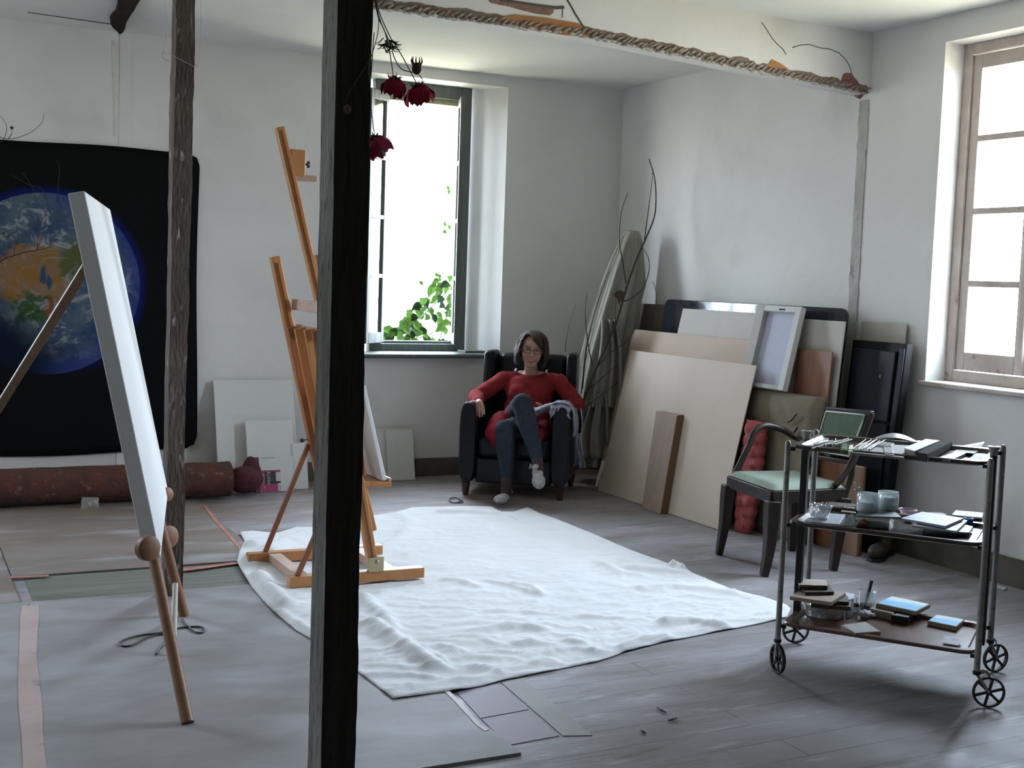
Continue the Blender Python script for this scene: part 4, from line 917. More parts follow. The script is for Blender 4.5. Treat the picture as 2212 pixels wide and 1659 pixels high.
hand(mb, rw, L(-.222, .040, .622), V((0, 0, -.62))+AU*.22-AB*.40, AU*.75-AB*.4+V((0, 0, .1)), -AB*.8+AU*.2+V((0, 0, .5)), curl=.75, th_dir=AU*-.9-AB*.45-V((0, 0, .05)))
hand(mb, lw, L(.185, .145, .590), -AU*.9-AB*.25-V((0, 0, .12)), -AB*.8+AU*.2+V((0, 0, -.3)), V((0, 0, 1))-AB*.2, curl=.6, th_dir=-AU*.5+V((0, 0, .6))-AB*.3)
blob(mb, 'body', m_skin, pe, voxel=.0038, smooth=3)
# sweater
mb = MB()
mb.ell(L(.060, .43, .685), (.175, .118, .135), Matrix((AU, AB, V((0, 0, 1)))).transposed(), 28, 18)
AM = Matrix((AU, AB, V((0, 0, 1)))).transposed()
mb.ell(L(.058, .39, .56), (.172, .135, .130), AM, 28, 18).ell(L(.00, .355, .672), (.082, .060, .075), AM).ell(L(.120, .355, .672), (.082, .060, .075), AM).cap(L(-.02, .355, .66), L(.14, .355, .66), .062, .062)
mb.ell(L(.05, .34, .50), (.165, .13, .09), AM)
mb.cap(L(-.105, .45, .762), L(.235, .45, .762), .055, .055)
def sl(a, b_, c_): mb.cap(a, b_, .060, .054).cap(b_, c_, .054, .040)
sl(rs-V((0, 0, .008)), re, rw.lerp(re, .16)); sl(ls-V((0, 0, .008)), le, lw.lerp(le, .18))
mb.cap(re+V((0, 0, 0)), re.lerp(rw, .5), .060, .050)
def wr(p, n):   # soft wrinkles and the boat neckline
    return p+n*(.0045*fbm((p.x*9, p.y*9, p.z*22), 1.4, 3))
sw = blob(mb, 'sweater', m_knit, pe, voxel=.007, smooth=5, disp=wr)
# open the neckline: push the cloth below a dipped line between the shoulders
off = WL[sw.name]
for v in sw.data.vertices:
    p = v.co+off; r_ = p-A0; s_, t_, z_ = r_.dot(AU), r_.dot(AB), r_.z
    k = max(0, 1-((s_-.062)/.135)**2)
    lim = .835-.040*k
    if t_ < .52 and z_ > lim and abs(s_-.062) < .15: v.co.z -= (z_-lim)
mb = MB(); pts = [L(.062+.115*sin(a), .405-.028*cos(a)+.02*abs(sin(a)), .805-.012*cos(a)+.020*abs(sin(a))**2) for a in [(-pi/2)+pi*k/14 for k in range(15)]]
mb.tube(pts, .0065, 8); mb.build('neckline', m_knit, pe, smooth=True)
for s_ in (-.045, .172): MB().bar(L(s_, .395, .822), L(s_, .44, .838), .012, .004).build('strap', PM('cream_strap', (.5, .45, .38), rough=.8) if s_ < 0 else bpy.data.materials['cream_strap'], pe)
# skirt of the sweater dress
mb = MB(); mb.ell(L(.04, .26, .44), (.185, .16, .075), AM, 24, 14); mb.cap(rh, rh.lerp(rk, .55), .092, .080); mb.cap(lh, lh.lerp(lk, .55), .090, .076)
mb.cap(L(-.12, .24, .47), L(-.115, .04, .43), .068, .062).cap(L(-.085, .14, .50), L(-.085, .0, .43), .070, .055).cap(L(-.10, .06, .44), L(-.09, .02, .38), .05, .045); mb.cap(L(.20, .22, .46), L(.185, .05, .43), .058, .05).cap(L(.18, .06, .43), L(.165, .0, .37), .05, .035)
blob(mb, 'skirt', m_skirt, pe, voxel=.008, smooth=4, disp=lambda p, n: p+n*.007*fbm((p.x*16, p.y*16, p.z*5), 1.3, 3))
# leggings
mb = MB(); mb.cap(rh, rk, .086, .070).ell(rk+AB*.004, (.071, .070, .070)).cap(rk, rk.lerp(ra, .35), .068, .067).cap(rk.lerp(ra, .35), ra.lerp(rk, .06), .067, .041)
mb.cap(lh, lk, .086, .068).ell(lk, (.070, .068, .068)).cap(lk, lk.lerp(la, .35), .066, .064).cap(lk.lerp(la, .35), la.lerp(lk, .12), .064, .042)
blob(mb, 'leggings', m_legg, pe, voxel=.007, smooth=5, disp=lambda p, n: p+n*.003*fbm((p.x*12, p.y*12, p.z*20), 1.4, 3))
for a, b_ in ((la.lerp(lk, .20), L(.022, -.21, .062)), (ra.lerp(rk, .08), L(.236, -.262, .245))):
    mb = MB().cap(a, a.lerp(b_, .75), .038, .036).cap(a.lerp(b_, .75), b_, .036, .034); blob(mb, 'sock', m_sock, pe, voxel=.006, smooth=3)
MB().lathe([(.0385, 0), (.040, .006), (.0385, .012)], la.lerp(lk, .155), 20, (lk-la)).build('sock_cuff', PM('pale_cuff', (.36, .35, .33), rough=.9), pe, smooth=True)
def slipper(heel, toe, up_d, tab):
    heel, toe = V(heel), V(toe); D_ = (toe-heel).normalized(); S_ = D_.cross(V(up_d)).normalized(); U_ = S_.cross(D_); Mx = Matrix((S_, D_, U_)).transposed(); Ln = (toe-heel).length
    mb = MB().ell(heel.lerp(toe, .70), (.044, Ln*.36, .030), Mx, 20, 12).ell(heel.lerp(toe, .30), (.036, Ln*.32, .026), Mx, 20, 12).ell(heel.lerp(toe, .12)+U_*.012, (.033, .036, .034), Mx)
    o = blob(mb, 'slipper', m_slip, pe, voxel=.005, smooth=3)
    t0 = V(tab); MB().prism([t0-S_*.016, t0+S_*.016, t0+S_*.004+U_*.045], D_*.006).build('heel_tab', m_slip, o)
slipper(L(.020, -.165, .050), L(.000, -.375, .046), (0, 0, 1), L(.048, -.175, .070))
slipper(L(.222, -.235, .255), L(.262, -.375, .150), AB*-.55+V((0, 0, .8)), L(.185, -.235, .250))
# hair: a chin-length bob parted on one side, with volume and loose ends
def hair_fn(u, v):
    a = 2*pi*u; th = v*2.22          # from crown downwards
    x, y, z = sin(th)*sin(a), -sin(th)*cos(a), cos(th)
    front = max(0, -cos(a))          # a = pi is the face side
    r = V((.093, .098, .096)); 
    p = V((x*r.x, y*r.y-.012, z*r.z+.030))
    if v > .55:                      # hanging part
        k = (v-.55)/.45; side = abs(sin(a)); p.z = (.030+cos(1.22)*.096)-k*(.135 if y < .3 else .12); s2 = 1.0+.10*sin(k*2.6)
        q = sin(1.22)*1.06; p.x = sin(a)*r.x*q*s2; p.y = -cos(a)*r.y*q*s2*.96-.012
    w_ = .004*sin(a*23+v*3)+.003*sin(a*41)+.004*fbm((a*2, v*4, 1), 1.0, 2)
    n_ = V((p.x, p.y, 0)).normalized() if V((p.x, p.y, 0)).length > 1e-4 else V((0, 0, 1))
    p += n_*w_*min(1, v*2)
    return p
NUh, NVh = 72, 34; mb = MB(); idx = {}
for j in range(NVh+1):
    for i in range(NUh):
        p = hair_fn(i/NUh, j/NVh); idx[(i, j)] = len(mb.v); mb.v.append(H(p.x, p.y, p.z))
for j in range(NVh):
    for i in range(NUh):
        a = 2*pi*(i+.5)/NUh; v = (j+.5)/NVh; az_ = (a-pi)          # azimuth from the face centre, + towards image left/right
        # the face opening: wide below the fringe, the fringe swept to image right
        face = abs(az_) < (.92 if az_ < 0 else .86); fr_ = .315+.10*max(0, min(1, (.5-az_)/.9)) if True else 0
        if face and v > fr_: continue
        i2 = (i+1) % NUh; mb.f.append((idx[(i, j)], idx[(i2, j)], idx[(i2, j+1)], idx[(i, j+1)]))
mb.build('hair', m_hair, pe, smooth=True, solid=.012)
mb = MB(); rnd = random.Random(4)
for k in range(70):      # strands along the sides that soften the outline
    s_ = -1 if k % 2 else 1; y = rnd.uniform(-.06, .045); x = s_*(.087-.25*max(0, y)); z = rnd.uniform(.0, .06)
    q = [H(x*.9, y, z+.03), H(x*1.08, y*1.05, z-.03), H(x*1.13+s_*rnd.uniform(-.004, .010), y*1.05, -.06), H(x*1.02+s_*rnd.uniform(-.01, .016), y*1.05+.008, rnd.uniform(-.115, -.09))]
    mb.tube(smoothpath(q, 4), [.0030]*12+[.0012], 5)
for k in range(26):      # fringe swept from the parting on the image left
    t = k/25; q = [H(-.030+t*.03, .045-.03*t, .118-.008*t), H(-.005+t*.045, .078-.02*t, .095), H(.022+t*.042, .080-.03*t, .060-.01*t), H(.050+t*.024, .062-.04*t, .018)]
    mb.tube(smoothpath(q, 4), [.0045]*10+[.004, .003, .0015], 5)
o = mb.build('hair_strands', m_hair, pe, smooth=True); o['kind'] = 'stuff'
# eyes, brows, mouth, glasses
for s_ in (-1, 1):
    e_ = MB().ell(H(s_*.030, .074, .008), (.0105, .008, .0048), HM).build('eye', m_eyew, pe, smooth=True); MB().ell(H(s_*.030, .0805, .0075), (.0052, .003, .0044), HM).build('iris', m_iris, e_, smooth=True)
    MB().tube(smoothpath([H(s_*.014, .084, .027), H(s_*.030, .084, .033), H(s_*.046, .076, .027)], 4), .0022, 6).build('eyebrow', m_brow, pe, smooth=True)
mb = MB().tube(smoothpath([H(-.026, .080, -.055), H(-.014, .091, -.063), H(0, .095, -.066), H(.014, .091, -.063), H(.026, .080, -.055)], 3), [.0015, .002, .003, .0034, .0036, .0036, .0036, .0036, .0034, .0034, .003, .002, .0015], 6)
mb.build('mouth', m_lip, pe, smooth=True)
m_gf = PM('dark_glasses_frame', (.03, .02, .018), rough=.3)
gl = MB()
for s_ in (-1, 1):
    rim = [H(s_*.031+.023*cos(a)*(1 if True else 1), .095+.003*cos(a)*-s_, .004+.0155*sin(a)) for a in [2*pi*k/20 for k in range(21)]]
    gl.tube(rim, .0020, 6); gl.tube([H(s_*.054, .094, .010), H(s_*.074, .04, .012), H(s_*.077, -.005, .008)], .0015, 6)
    gl.tube([H(s_*.012, .096, .014), H(s_*.031, .0975, .0205), H(s_*.052, .095, .015)], .0032, 6)
gl.tube([H(-.009, .096, .007), H(0, .1, .010), H(.009, .096, .007)], .0014, 6)
m_lens = GM('spectacle_lens', haze=.0, gl=.01)
go = gl.build('glasses', m_gf, pe, smooth=True)
for s_ in (-1, 1): MB().lathe([(.001, 0), (.0215, 0)], H(s_*.031, .096, .004), 18, FD, caps=False).build('lens', m_lens, go)

# scarf over the right armrest
m_scarf = PM('lilac_grey_scarf', (.36, .36, .47), (.22, .22, .31), sc=7, rough=.9, stretch=(9, 9, 2), c3=(.05, .05, .08), sc3=8, lo3=.58, hi3=.66, sheen=.3)
m_lil = PM('pale_lilac_cloth', (.42, .42, .54), (.34, .34, .46), sc=12, rough=.9)
sc_ = thing('scarf', L(.335, .10, .63), 'lilac and navy fringed scarf draped over the right armrest of the armchair', 'scarf')
def scarf(u, v):
    s_ = -.5+u; t = .02+.135*v
    # profile across the armrest: inside (s=.25) up, over, down outside
    prof = [V((.150, 0, .585)), V((.215, 0, .600)), V((.262, 0, .628)), V((.300, 0, .648)), V((.345, 0, .650)), V((.385, 0, .640)), V((.412, 0, .600)), V((.420, 0, .520)), V((.423, 0, .430))]
    p = on_poly(prof, u); cr_ = .010*sin(v*17+u*4)+.006*sin(v*31+u*9)
    return L(p.x+(cr_*.5 if u > .7 else 0), t+.03*(u-.5)+(.012*sin(u*9)), p.z+cr_*.6+.004)
MB().grid(scarf, 40, 22).build('drape', m_scarf, sc_, smooth=True, solid=.004)
for k in range(14):
    a = k/13; p = L(.150+.01*random.random(), .02+.135*a, .587); 
    MB().tube(smoothpath([p+AU*.02, p, p-AU*random.uniform(.015, .03)-AB*.02-V((0, 0, .012)), p-AU*random.uniform(.03, .06)-AB*.035-V((0, 0, random.uniform(.02, .05)))], 3), [.003]*8+[.002, .001], 5).build('fringe', m_scarf, sc_, smooth=True)
def flap(u, v):
    x = .262+.135*u; top = .648-.014*abs(u-.5)*2; return L(x+.004*sin(v*9), .018-.016*min(1, v*3)-.006*sin(u*12+v*4), top-.085*v*(1-.55*sin(u*pi))-.002)
MB().grid(flap, 22, 12).build('front_flap', m_scarf, sc_, smooth=True, solid=.004)
for k in range(5):
    p = L(.27-.005*k, .03+.02*k, .643-.004*k)
    MB().tube(smoothpath([p, p-AU*.04-V((0, 0, .012+.004*k)), p-AU*(.09+.008*k)-AB*.02-V((0, 0, .040+.014*k)), p-AU*(.13+.006*k)-AB*.03-V((0, 0, .062+.02*k))], 4), [.009, .009, .009, .009, .010, .010, .010, .009, .008, .007, .005, .003, .002], 6, flat=(1.3, .4)).build('fringe', m_scarf if k % 2 else m_lil, sc_, smooth=True)
mb = MB()
def tail(u, v):
    w_ = .045+.055*v**1.5; x = .440+.012*v+(u-.5)*w_*.9+.006*sin(u*19); return L(x, .10+.06*v+.012*sin(u*14+v*3), .45-.235*v+.01*sin(u*6)*v)
mb.grid(tail, 16, 16).build('hanging_end', PM('grey_blue_scarf', (.20, .21, .25), (.12, .13, .17), sc=20, rough=.95), sc_, smooth=True, solid=.006)
for s_ in (.425, .455): MB().tube(smoothpath([L(s_, .09, .62), L(s_+.015, .09, .52), L(s_+.01, .10, .40), L(s_+.025, .12, .30)], 5), .004, 6).build('cord_end', m_scarf, sc_, smooth=True)
pb = MB().tube(smoothpath([az(x, y, .006) for x, y in ((1000, 1080), (985, 1086), (972, 1083), (972, 1077), (984, 1075), (994, 1079), (1000, 1085), (988, 1086))], 4), .004, 6).build('hair_band', PM('purple_band', (.07, .04, .12), rough=.6), smooth=True)
tag(pb, 'small purple band on the floor beside the left front foot of the armchair', 'hair band')

# ============================================================ boards and panels leaning on the right wall
G2 = 'boards and panels leaning against the right wall'
def lean(name, Xb, Xt, zt, Y0, Y1, th, m, label, cat='board', bev=.002, seg=1, zb_=.001, dY=0, corner=0, z0=None):
    """panel whose front face runs from (Xb, z=0) up to (Xt, zt); thickness behind"""
    n = V((zt, 0, -(Xt-Xb))).normalized()*th; z0 = zb_ if z0 is None else z0
    xa = Xb+(Xt-Xb)*z0/zt
    a, b_, c, d = V((xa, Y0, z0)), V((xa, Y1, z0)), V((Xt, Y1+dY, zt)), V((Xt, Y0+dY, zt))
    if corner:
        pts = []; U_ = (c-b_).normalized(); W_ = V((0, 1, 0)); k = corner
        for q, u_, w_ in ((d, -1, 1), (c, -1, -1)):
            arc = [q+U_*u_*k*(1-sin(t))+W_*w_*k*(1-cos(t)) for t in [pi/2*i/6 for i in range(7)]]
            pts += arc if q is d else arc[::-1]
        mb = MB().prism([a]+pts+[b_], n)
    else: mb = MB().hexa([a, b_, b_+n, a+n, d, c, c+n, d+n])
    # the bottom back edge may dip under the floor: lift
    mn = min(p.z for p in mb.v); 
    if mn < .0005:
        for i, p in enumerate(mb.v): mb.v[i] = p+V((0, 0, .0006-mn))
    o = mb.build(name, m, bevel=bev, seg=seg); tag(o, label, cat, G2); return o
m_mdf = PM('pale_hardboard', (.60, .51, .43), (.55, .46, .385), sc=1.6, rough=.7, c3=(.64, .58, .52), sc3=1.1, lo3=.5, hi3=.8, spec=.25)
m_ply = PM('warm_plywood', (.50, .39, .31), (.44, .33, .26), sc=2.4, rough=.7, stretch=(1, .6, 2))
m_beige = PM('grey_beige_panel', (.50, .47, .43), (.46, .43, .39), sc=3, rough=.75)
m_gloss = PM('glossy_black_tabletop', (.016, .019, .03), (.012, .014, .022), sc=3, rough=.10, bump=.03, bsc=9)
m_olive = PM('dark_olive_board', (.14, .115, .085), (.11, .09, .065), sc=3, rough=.8)
m_khaki = PM('khaki_upholstery', (.21, .18, .125), (.17, .145, .10), sc=8, rough=.95, bump=.3, bsc=90, c3=(.26, .22, .16), sc3=3)
m_rust = PM('red_brown_wood', (.30, .15, .09), (.20, .085, .05), sc=3, rough=.55, stretch=(4, 4, .6))
m_navy = PM('dark_blue_black_vinyl', (.016, .018, .030), (.011, .012, .020), sc=5, rough=.5, spec=.25, bump=.1, bsc=60)
m_blackf = PM('black_painted_frame', (.008, .008, .009), rough=.6, spec=.2)
m_oakpl = PM('pinkish_oak_plank', (.36, .27, .225), (.29, .215, .18), sc=5, rough=.75, stretch=(2, 6, .5)); m_plside = PM('plank_edge', (.16, .085, .05), rough=.8)
lean('leaning_board', 4.44, 4.664, .988, 6.05, 7.475, .008, m_mdf, 'largest pale square board standing in front of the other panels')
lean('leaning_board', 4.505, 4.775, 1.128, 6.24, 7.63, .010, m_ply, 'warm plywood sheet directly behind the largest pale board')
lean('leaning_board', 4.56, 4.85, 1.296, 6.255, 7.13, .010, m_beige, 'grey-beige panel between the plywood sheet and the glossy black tabletop')
lean('tabletop', 4.80, 4.925, 1.352, 5.582, 7.47, .026, m_gloss, 'wide glossy black tabletop with rounded corners leaning behind the panels', 'tabletop', bev=.004, seg=3, corner=.055)
lean('leaning_board', 4.80, 5.005, 1.31, 7.48, 7.93, .010, m_olive, 'dark olive board between the draped cloth and the black tabletop')
# plank on the big board
pk_ = thing('wooden_plank', (4.36, 6.55, .001), 'short thick weathered plank leaning on the largest pale board', 'plank', None)
def P1x(z): return 4.44+(4.664-4.44)*z/.988
a0, a1 = ax(1386, 1090, P1x(0)-.06), ax(1428, 1105, P1x(0)-.06); zt = ax(1440, 893, P1x(.6)-.055).z
yl, yr = 6.735, 6.40; yl2 = ax(1417, 893, P1x(zt)-.055).y; yr2 = ax(1463, 893, P1x(zt)-.055).y
b1 = az(1386, 1090).y; yl, yr = ax(1388, 1085, P1x(0)-.055).y, ax(1428, 1103, P1x(0)-.055).y
F0, F1, T1, T0 = V((P1x(0)-.060, yl, .001)), V((P1x(0)-.060, yr, .001)), V((P1x(zt)-.056, yr2, zt)), V((P1x(zt)-.056, yl2, zt))
bk = V((.050, 0, .002))
MB().hexa([F0, F1, F1+bk, F0+bk, T0, T1, T1+bk, T0+bk]).build('plank_body', m_oakpl, pk_, bevel=.003)
e1 = V((0, -.0015, 0)); MB().hexa([F1+e1, F1+bk+e1, F1+bk+V((0, -.0001, 0)), F1+V((0, -.0001, 0)), T1+e1, T1+bk+e1, T1+bk+V((0, -.0001, 0)), T1+V((0, -.0001, 0))]).build('plank_edge', m_plside, pk_)

BXT = ax(1856, 1008, 4.765).z
# khaki upholstered slab with tears
us = thing('upholstered_panel', (4.70, 5.85, .001), 'thick khaki upholstered panel with torn cover, behind the green chair', 'panel', G2)
xb, xt, zt_ = 4.635, 4.690, .842; Y0, Y1 = 5.535, 6.20
def slab(u, v, s_):
    z = .002+zt_*v; x = xb+(xt-xb)*v; y = Y0+(Y1-Y0)*u; ed = min(u, 1-u, v, 1-v)/.06; k = min(1, ed)**.5 if ed < 1 else 1
    return V((x+.05-s_*(.030+.020*k)+.004*fbm((x, y*7, z*7), 1, 2), y, z))
mb = MB().grid(lambda u, v: slab(u, v, 1), 26, 30); k0 = len(mb.v); mb.grid(lambda u, v: slab(u, v, -1), 26, 30); nn_ = 27
for i in range(26):
    for (r0) in (0, 30*nn_): mb.f.append((r0+i, r0+i+1, k0+r0+i+1, k0+r0+i))
for j in range(30):
    for c0 in (0, 26): mb.f.append((j*nn_+c0, (j+1)*nn_+c0, k0+(j+1)*nn_+c0, k0+j*nn_+c0))
mb.build('padding', m_khaki, us, auto=60)
m_tear = PM('torn_dark_cloth', (.07, .055, .04), rough=.95)
for (y_, z_, l_, r_) in ((5.66, .74, .05, .8), (5.70, .70, .04, .5), (5.645, .665, .05, .9)):
    MB().bar((4.666, y_, z_), (4.664, y_+l_*cos(r_), z_-l_*sin(r_)), .012, .006).build('tear', m_tear, us, bevel=.002)
# stretched canvas seen from the back, standing on the slab
sc2 = thing('canvas_back', (4.66, 5.95, .85), 'white stretched canvas showing its back and stretcher bars, perched on the khaki panel', 'canvas', G2)
xb2, xt2, z0_, z1_ = 4.668, 4.80, .862, 1.352; ya, yb_ = 5.80, 6.215
nrm2 = V((z1_-z0_, 0, -(xt2-xb2))).normalized()
def sp_(y, h, d=0, sh=0): return V((xb2+(xt2-xb2)*h, y+.030*h, z0_+(z1_-z0_)*h))+nrm2*d
m_lav = PM('canvas_back_cloth', (.50, .51, .62), (.47, .48, .58), sc=40, rough=.9); m_fold = PM('folded_canvas_edge', (.46, .45, .42), (.40, .39, .36), sc=9, rough=.9); m_fold2 = PM('bright_folded_edge', (.62, .62, .61), rough=.9)
def slat(y0_, y1_, h0, h1, d0, d1, m, name): return MB().hexa([sp_(y0_, h0, d0), sp_(y1_, h0, d0), sp_(y1_, h0, d1), sp_(y0_, h0, d1), sp_(y0_, h1, d0), sp_(y1_, h1, d0), sp_(y1_, h1, d1), sp_(y0_, h1, d1)]).build(name, m, sc2, bevel=.002)
slat(ya, yb_, 0, 1, .036, .040, m_lav, 'canvas_cloth'); slat(yb_-.075, yb_, 0, 1, 0, .036, m_fold, 'stretcher_bar'); slat(ya, ya+.048, 0, 1, 0, .036, m_fold2, 'stretcher_bar')
slat(ya+.048, yb_-.075, .93, 1, 0, .036, m_fold2, 'stretcher_bar'); slat(ya+.048, yb_-.075, 0, .05, 0, .036, m_fold, 'stretcher_bar'); slat(ya+.14, ya+.20, .945, .965, -.001, 0, m_blackf, 'staple_slot')
lean('leaning_board', 4.745, 4.81, 1.105, 5.555, 5.86, .012, m_rust, 'red-brown varnished board right of the canvas back', z0=BXT+.001)
lean('leaning_board', 4.762, 4.865, 1.280, 5.525, 5.97, .012, m_beige, 'tall pale beige board behind the red-brown varnished board', z0=BXT+.001)
# folded dark massage table
ft = thing('folding_table', (4.90, 5.33, .001), 'folded blue-black vinyl massage table standing upright against the right wall', 'folding table', G2)
def fp_(Y, z, d=0): return V((4.865+(4.965-4.865)*z/1.175+d, Y, z))
def fb(Y0, Y1, z0, z1, d0, d1, m, name, bev=.006): return MB().hexa([fp_(Y0, z0, d0), fp_(Y1, z0, d0), fp_(Y1, z0, d1), fp_(Y0, z0, d1), fp_(Y0, z1, d0), fp_(Y1, z1, d0), fp_(Y1, z1, d1), fp_(Y0, z1, d1)]).build(name, m, ft, bevel=bev, seg=3)
fb(5.145, 5.575, .001, 1.175, .012, .058, m_blackf, 'frame', .003)
fb(5.205, 5.535, .74, 1.13, -.006, .012, m_navy, 'padded_panel'); fb(5.205, 5.535, .06, .725, -.006, .012, m_navy, 'padded_panel')
fb(5.150, 5.185, .03, 1.15, .0, .012, m_navy, 'side_rail', .003)
MB().ell(fp_(5.30, .985, -.008), (.002, .004, .010)).build('white_chip', m_wht, ft)
lean('leaning_board', 4.99, 5.055, 1.283, 5.24, 5.60, .010, m_beige, 'pale board with a chalky smear rising behind the blue-black folding table')
bx = thing('plywood_box', (4.80, 5.45, .001), 'low reddish plywood box on the floor behind the chair legs', 'box')
zt2 = ax(1856, 1008, 4.765).z
MB().box((4.755, 5.33, .001), (4.775, 5.72, zt2)).build('front_panel', PM('dark_orange_ply', (.24, .10, .045), (.19, .075, .035), sc=4, rough=.7), bx, bevel=.002)
MB().box((4.755, 5.20, .001), (4.775, 5.329, zt2)).build('side_panel', PM('tan_ply', (.34, .20, .125), (.30, .17, .105), sc=4, rough=.7), bx, bevel=.002)
MB().box((4.776, 5.21, .001), (4.797, 5.70, zt2)).build('carcass', m_plside, bx)
# pink quilt squeezed between the boards
m_quilt = PM('pink_red_quilt', (.34, .07, .07), (.22, .04, .045), sc=12, rough=.8, spec=.2, c3=(.42, .15, .145), sc3=16, lo3=.5, hi3=.7)
mb = MB()
def quilt(u, v):
    z = .005+.66*v; y0q = 6.045-.075*(v < .08)*(1-v/.08); wq = .19-.03*abs(v-.5)-.05*max(0, .25-v)*4
    a = 2*pi*u; bulge = .012*abs(sin(v*pi*9+.7*sin(a)))*(.6+.4*abs(sin(a*4)))
    return V((4.555+.062*v+(.034+bulge)*cos(a), 5.955+(wq/2+bulge)*sin(a), z))
mb.grid(quilt, 32, 70, closed=True); mb.f.append(tuple(range(32))[::-1]); k = 70*32; mb.f.append(tuple(range(k, k+32)))
o = mb.build('rolled_quilt', m_quilt, smooth=True); tag(o, 'rolled pink and red quilt standing between the big pale board and the chair', 'quilt')
# boots
m_boot = PM('dark_brown_boot_leather', (.045, .032, .022), (.03, .022, .016), sc=9, rough=.6, bump=.2)
for k, (p, d, lab) in enumerate(((az(1905, 1207), V((-.8, -.45, 0)), 'front brown boot of the pair on the floor below the folding table'), (az(1872, 1187), V((-.9, -.25, 0)), 'rear brown boot of the pair, half behind the other one'))):
    d.normalize(); s_ = V((-d.y, d.x, 0)); Mx = Matrix((s_, d, V((0, 0, 1)))).transposed(); r_ = thing('boot', (p.x, p.y, .001), lab, 'boot', 'pair of boots by the right wall')
    p = V((p.x, p.y, 0))+V((.01, .02, 0))
    mb = MB().ell(p+d*.06+V((0, 0, .048)), (.048, .10, .044), Mx).ell(p-d*.06+V((0, 0, .05)), (.042, .065, .046), Mx).cap(p-d*.06+V((0, 0, .06)), p-d*.075+V((0, 0, .19)), .042, .046)
    blob(mb, 'upper', m_boot, r_, voxel=.008); mb = MB(); pr = [(-.13, -.036), (-.145, 0), (-.13, .036), (-.03, .034), (.06, .047), (.13, .036), (.155, 0), (.13, -.036), (.06, -.047), (-.03, -.034)]
    mb.prism([p+d*a+s_*b_+V((0, 0, .001)) for a, b_ in pr], (0, 0, .016)).build('sole', m_cord, r_, bevel=.003)

# ============================================================ old armchair with green seat
m_chw = PM('dark_walnut_frame', (.036, .025, .021), (.024, .017, .015), sc=6, rough=.4, spec=.3, stretch=(3, 3, .8))
m_green = PM('worn_green_leatherette', (.07, .11, .062), (.05, .082, .045), sc=6, rough=.7, spec=.2, bump=.15, bsc=60)
m_greens = PM('faded_green_seat', (.25, .295, .245), (.20, .24, .195), sc=6, rough=.75, spec=.2, c3=(.22, .17, .05), sc3=5, lo3=.60, hi3=.72)
m_wpipe = PM('white_piping', (.55, .55, .53), rough=.6)
wc = thing('wooden_armchair', (4.2, 5.2, .001), 'dark wooden armchair with worn green seat and curved arms, behind the tea trolley', 'chair')
FL_, FR_, BR_, BL_ = V((4.070, 5.47, 0)), V((3.985, 4.985, 0)), V((4.43, 4.965, 0)), V((4.47, 5.40, 0))
sz = .435
def taper(foot, top, r0, r1, name='leg', bow=V((0, 0, 0))):
    pts = smoothpath([foot, V(foot).lerp(V(top), .35)+bow, V(foot).lerp(V(top), .7)+bow*.6, top], 4); n = len(pts)
    mb = MB(); 
    mb.tube(pts, [1.3*(r0+(r1-r0)*min(1, (i/(n-1))*1.3)) for i in range(n)], 4, up=(1, .6, 0)); return mb.build(name, m_chw, wc, bevel=.004)
zf_ = V((0, 0, .001))
taper(V((4.030, 5.475, .001)), FL_+V((0, 0, sz-.05)), .018, .034, bow=V((.008, 0, 0))); taper(V((3.955, 4.985, .001)), FR_+V((0, 0, sz-.05)), .020, .036, bow=V((.012, 0, 0)))
taper(V((4.395, 4.975, .001)), BR_+V((.0, 0, sz-.05)), .020, .034); taper(V((4.50, 5.44, .001)), BL_+V((0, 0, sz-.05)), .020, .034)
for a, b_ in ((FL_, FR_), (FR_, BR_), (BR_, BL_), (BL_, FL_)): MB().bar(a+V((0, 0, sz-.032)), b_+V((0, 0, sz-.032)), .028, .062).build('seat_rail', m_chw, wc, bevel=.003)
def seatf(u, v):
    p = FL_*(1-u)*(1-v)+FR_*u*(1-v)+BL_*(1-u)*v+BR_*u*v; e_ = min(1, min(u, 1-u, v, 1-v)/.12); return V((p.x, p.y, sz+.002+.030*math.sqrt(1-(1-e_)**2)))
mb = MB().grid(seatf, 20, 20); mb.f.append(tuple([0, 20, 20*21+20, 20*21])); mb.build('seat', m_greens, wc, smooth=False, auto=60)
# backrest: two posts, frame, green pad with pale piping
tl, tr = ax(1787, 884, 4.62), ax(1884, 893, 4.60); bl, brr = ax(1757, 985, 4.53), ax(1843, 1000, 4.50)
for lo_, md_, hi_ in ((BR_+V((0, 0, sz-.06)), brr, tr), (BL_+V((0, 0, sz-.06)), bl, tl)):
    q = smoothpath([lo_, lo_.lerp(md_, .6)+V((.012, 0, 0)), md_, md_.lerp(hi_, .5), hi_], 5); MB().tube(q, .022, 4, up=(0, 1, 0), flat=(1.0, .8)).build('back_post', m_chw, wc, bevel=.003)
MB().bar(tl, tr, .026, .030, up=(1, 0, 0)).build('top_rail', m_chw, wc, bevel=.004); MB().bar(bl, brr, .022, .036, up=(1, 0, 0)).build('lower_rail', m_chw, wc, bevel=.004)
bn = (tr-tl).cross(bl-tl).normalized(); bn = bn if bn.x < 0 else -bn
def bq(u, v, d): 
    p = tl*(1-u)*(1-v)+tr*u*(1-v)+bl*(1-u)*v+brr*u*v; return p+bn*d
cs = [(.05, .06), (.92, .06), (.92, .90), (.05, .90)]
mb = MB().prism([bq(u, v, .004) for u, v in cs], bn*.012); mb.build('back_pad', m_green, wc, bevel=.005, seg=3)
ring = [bq(u, v, .018) for u, v in cs]; MB().tube(ring+[ring[0]], .0045, 6).build('piping', m_wpipe, wc, smooth=True)
MB().prism([bq(u, v, -.012) for u, v in cs], bn*-.010).build('back_board', m_chw, wc)
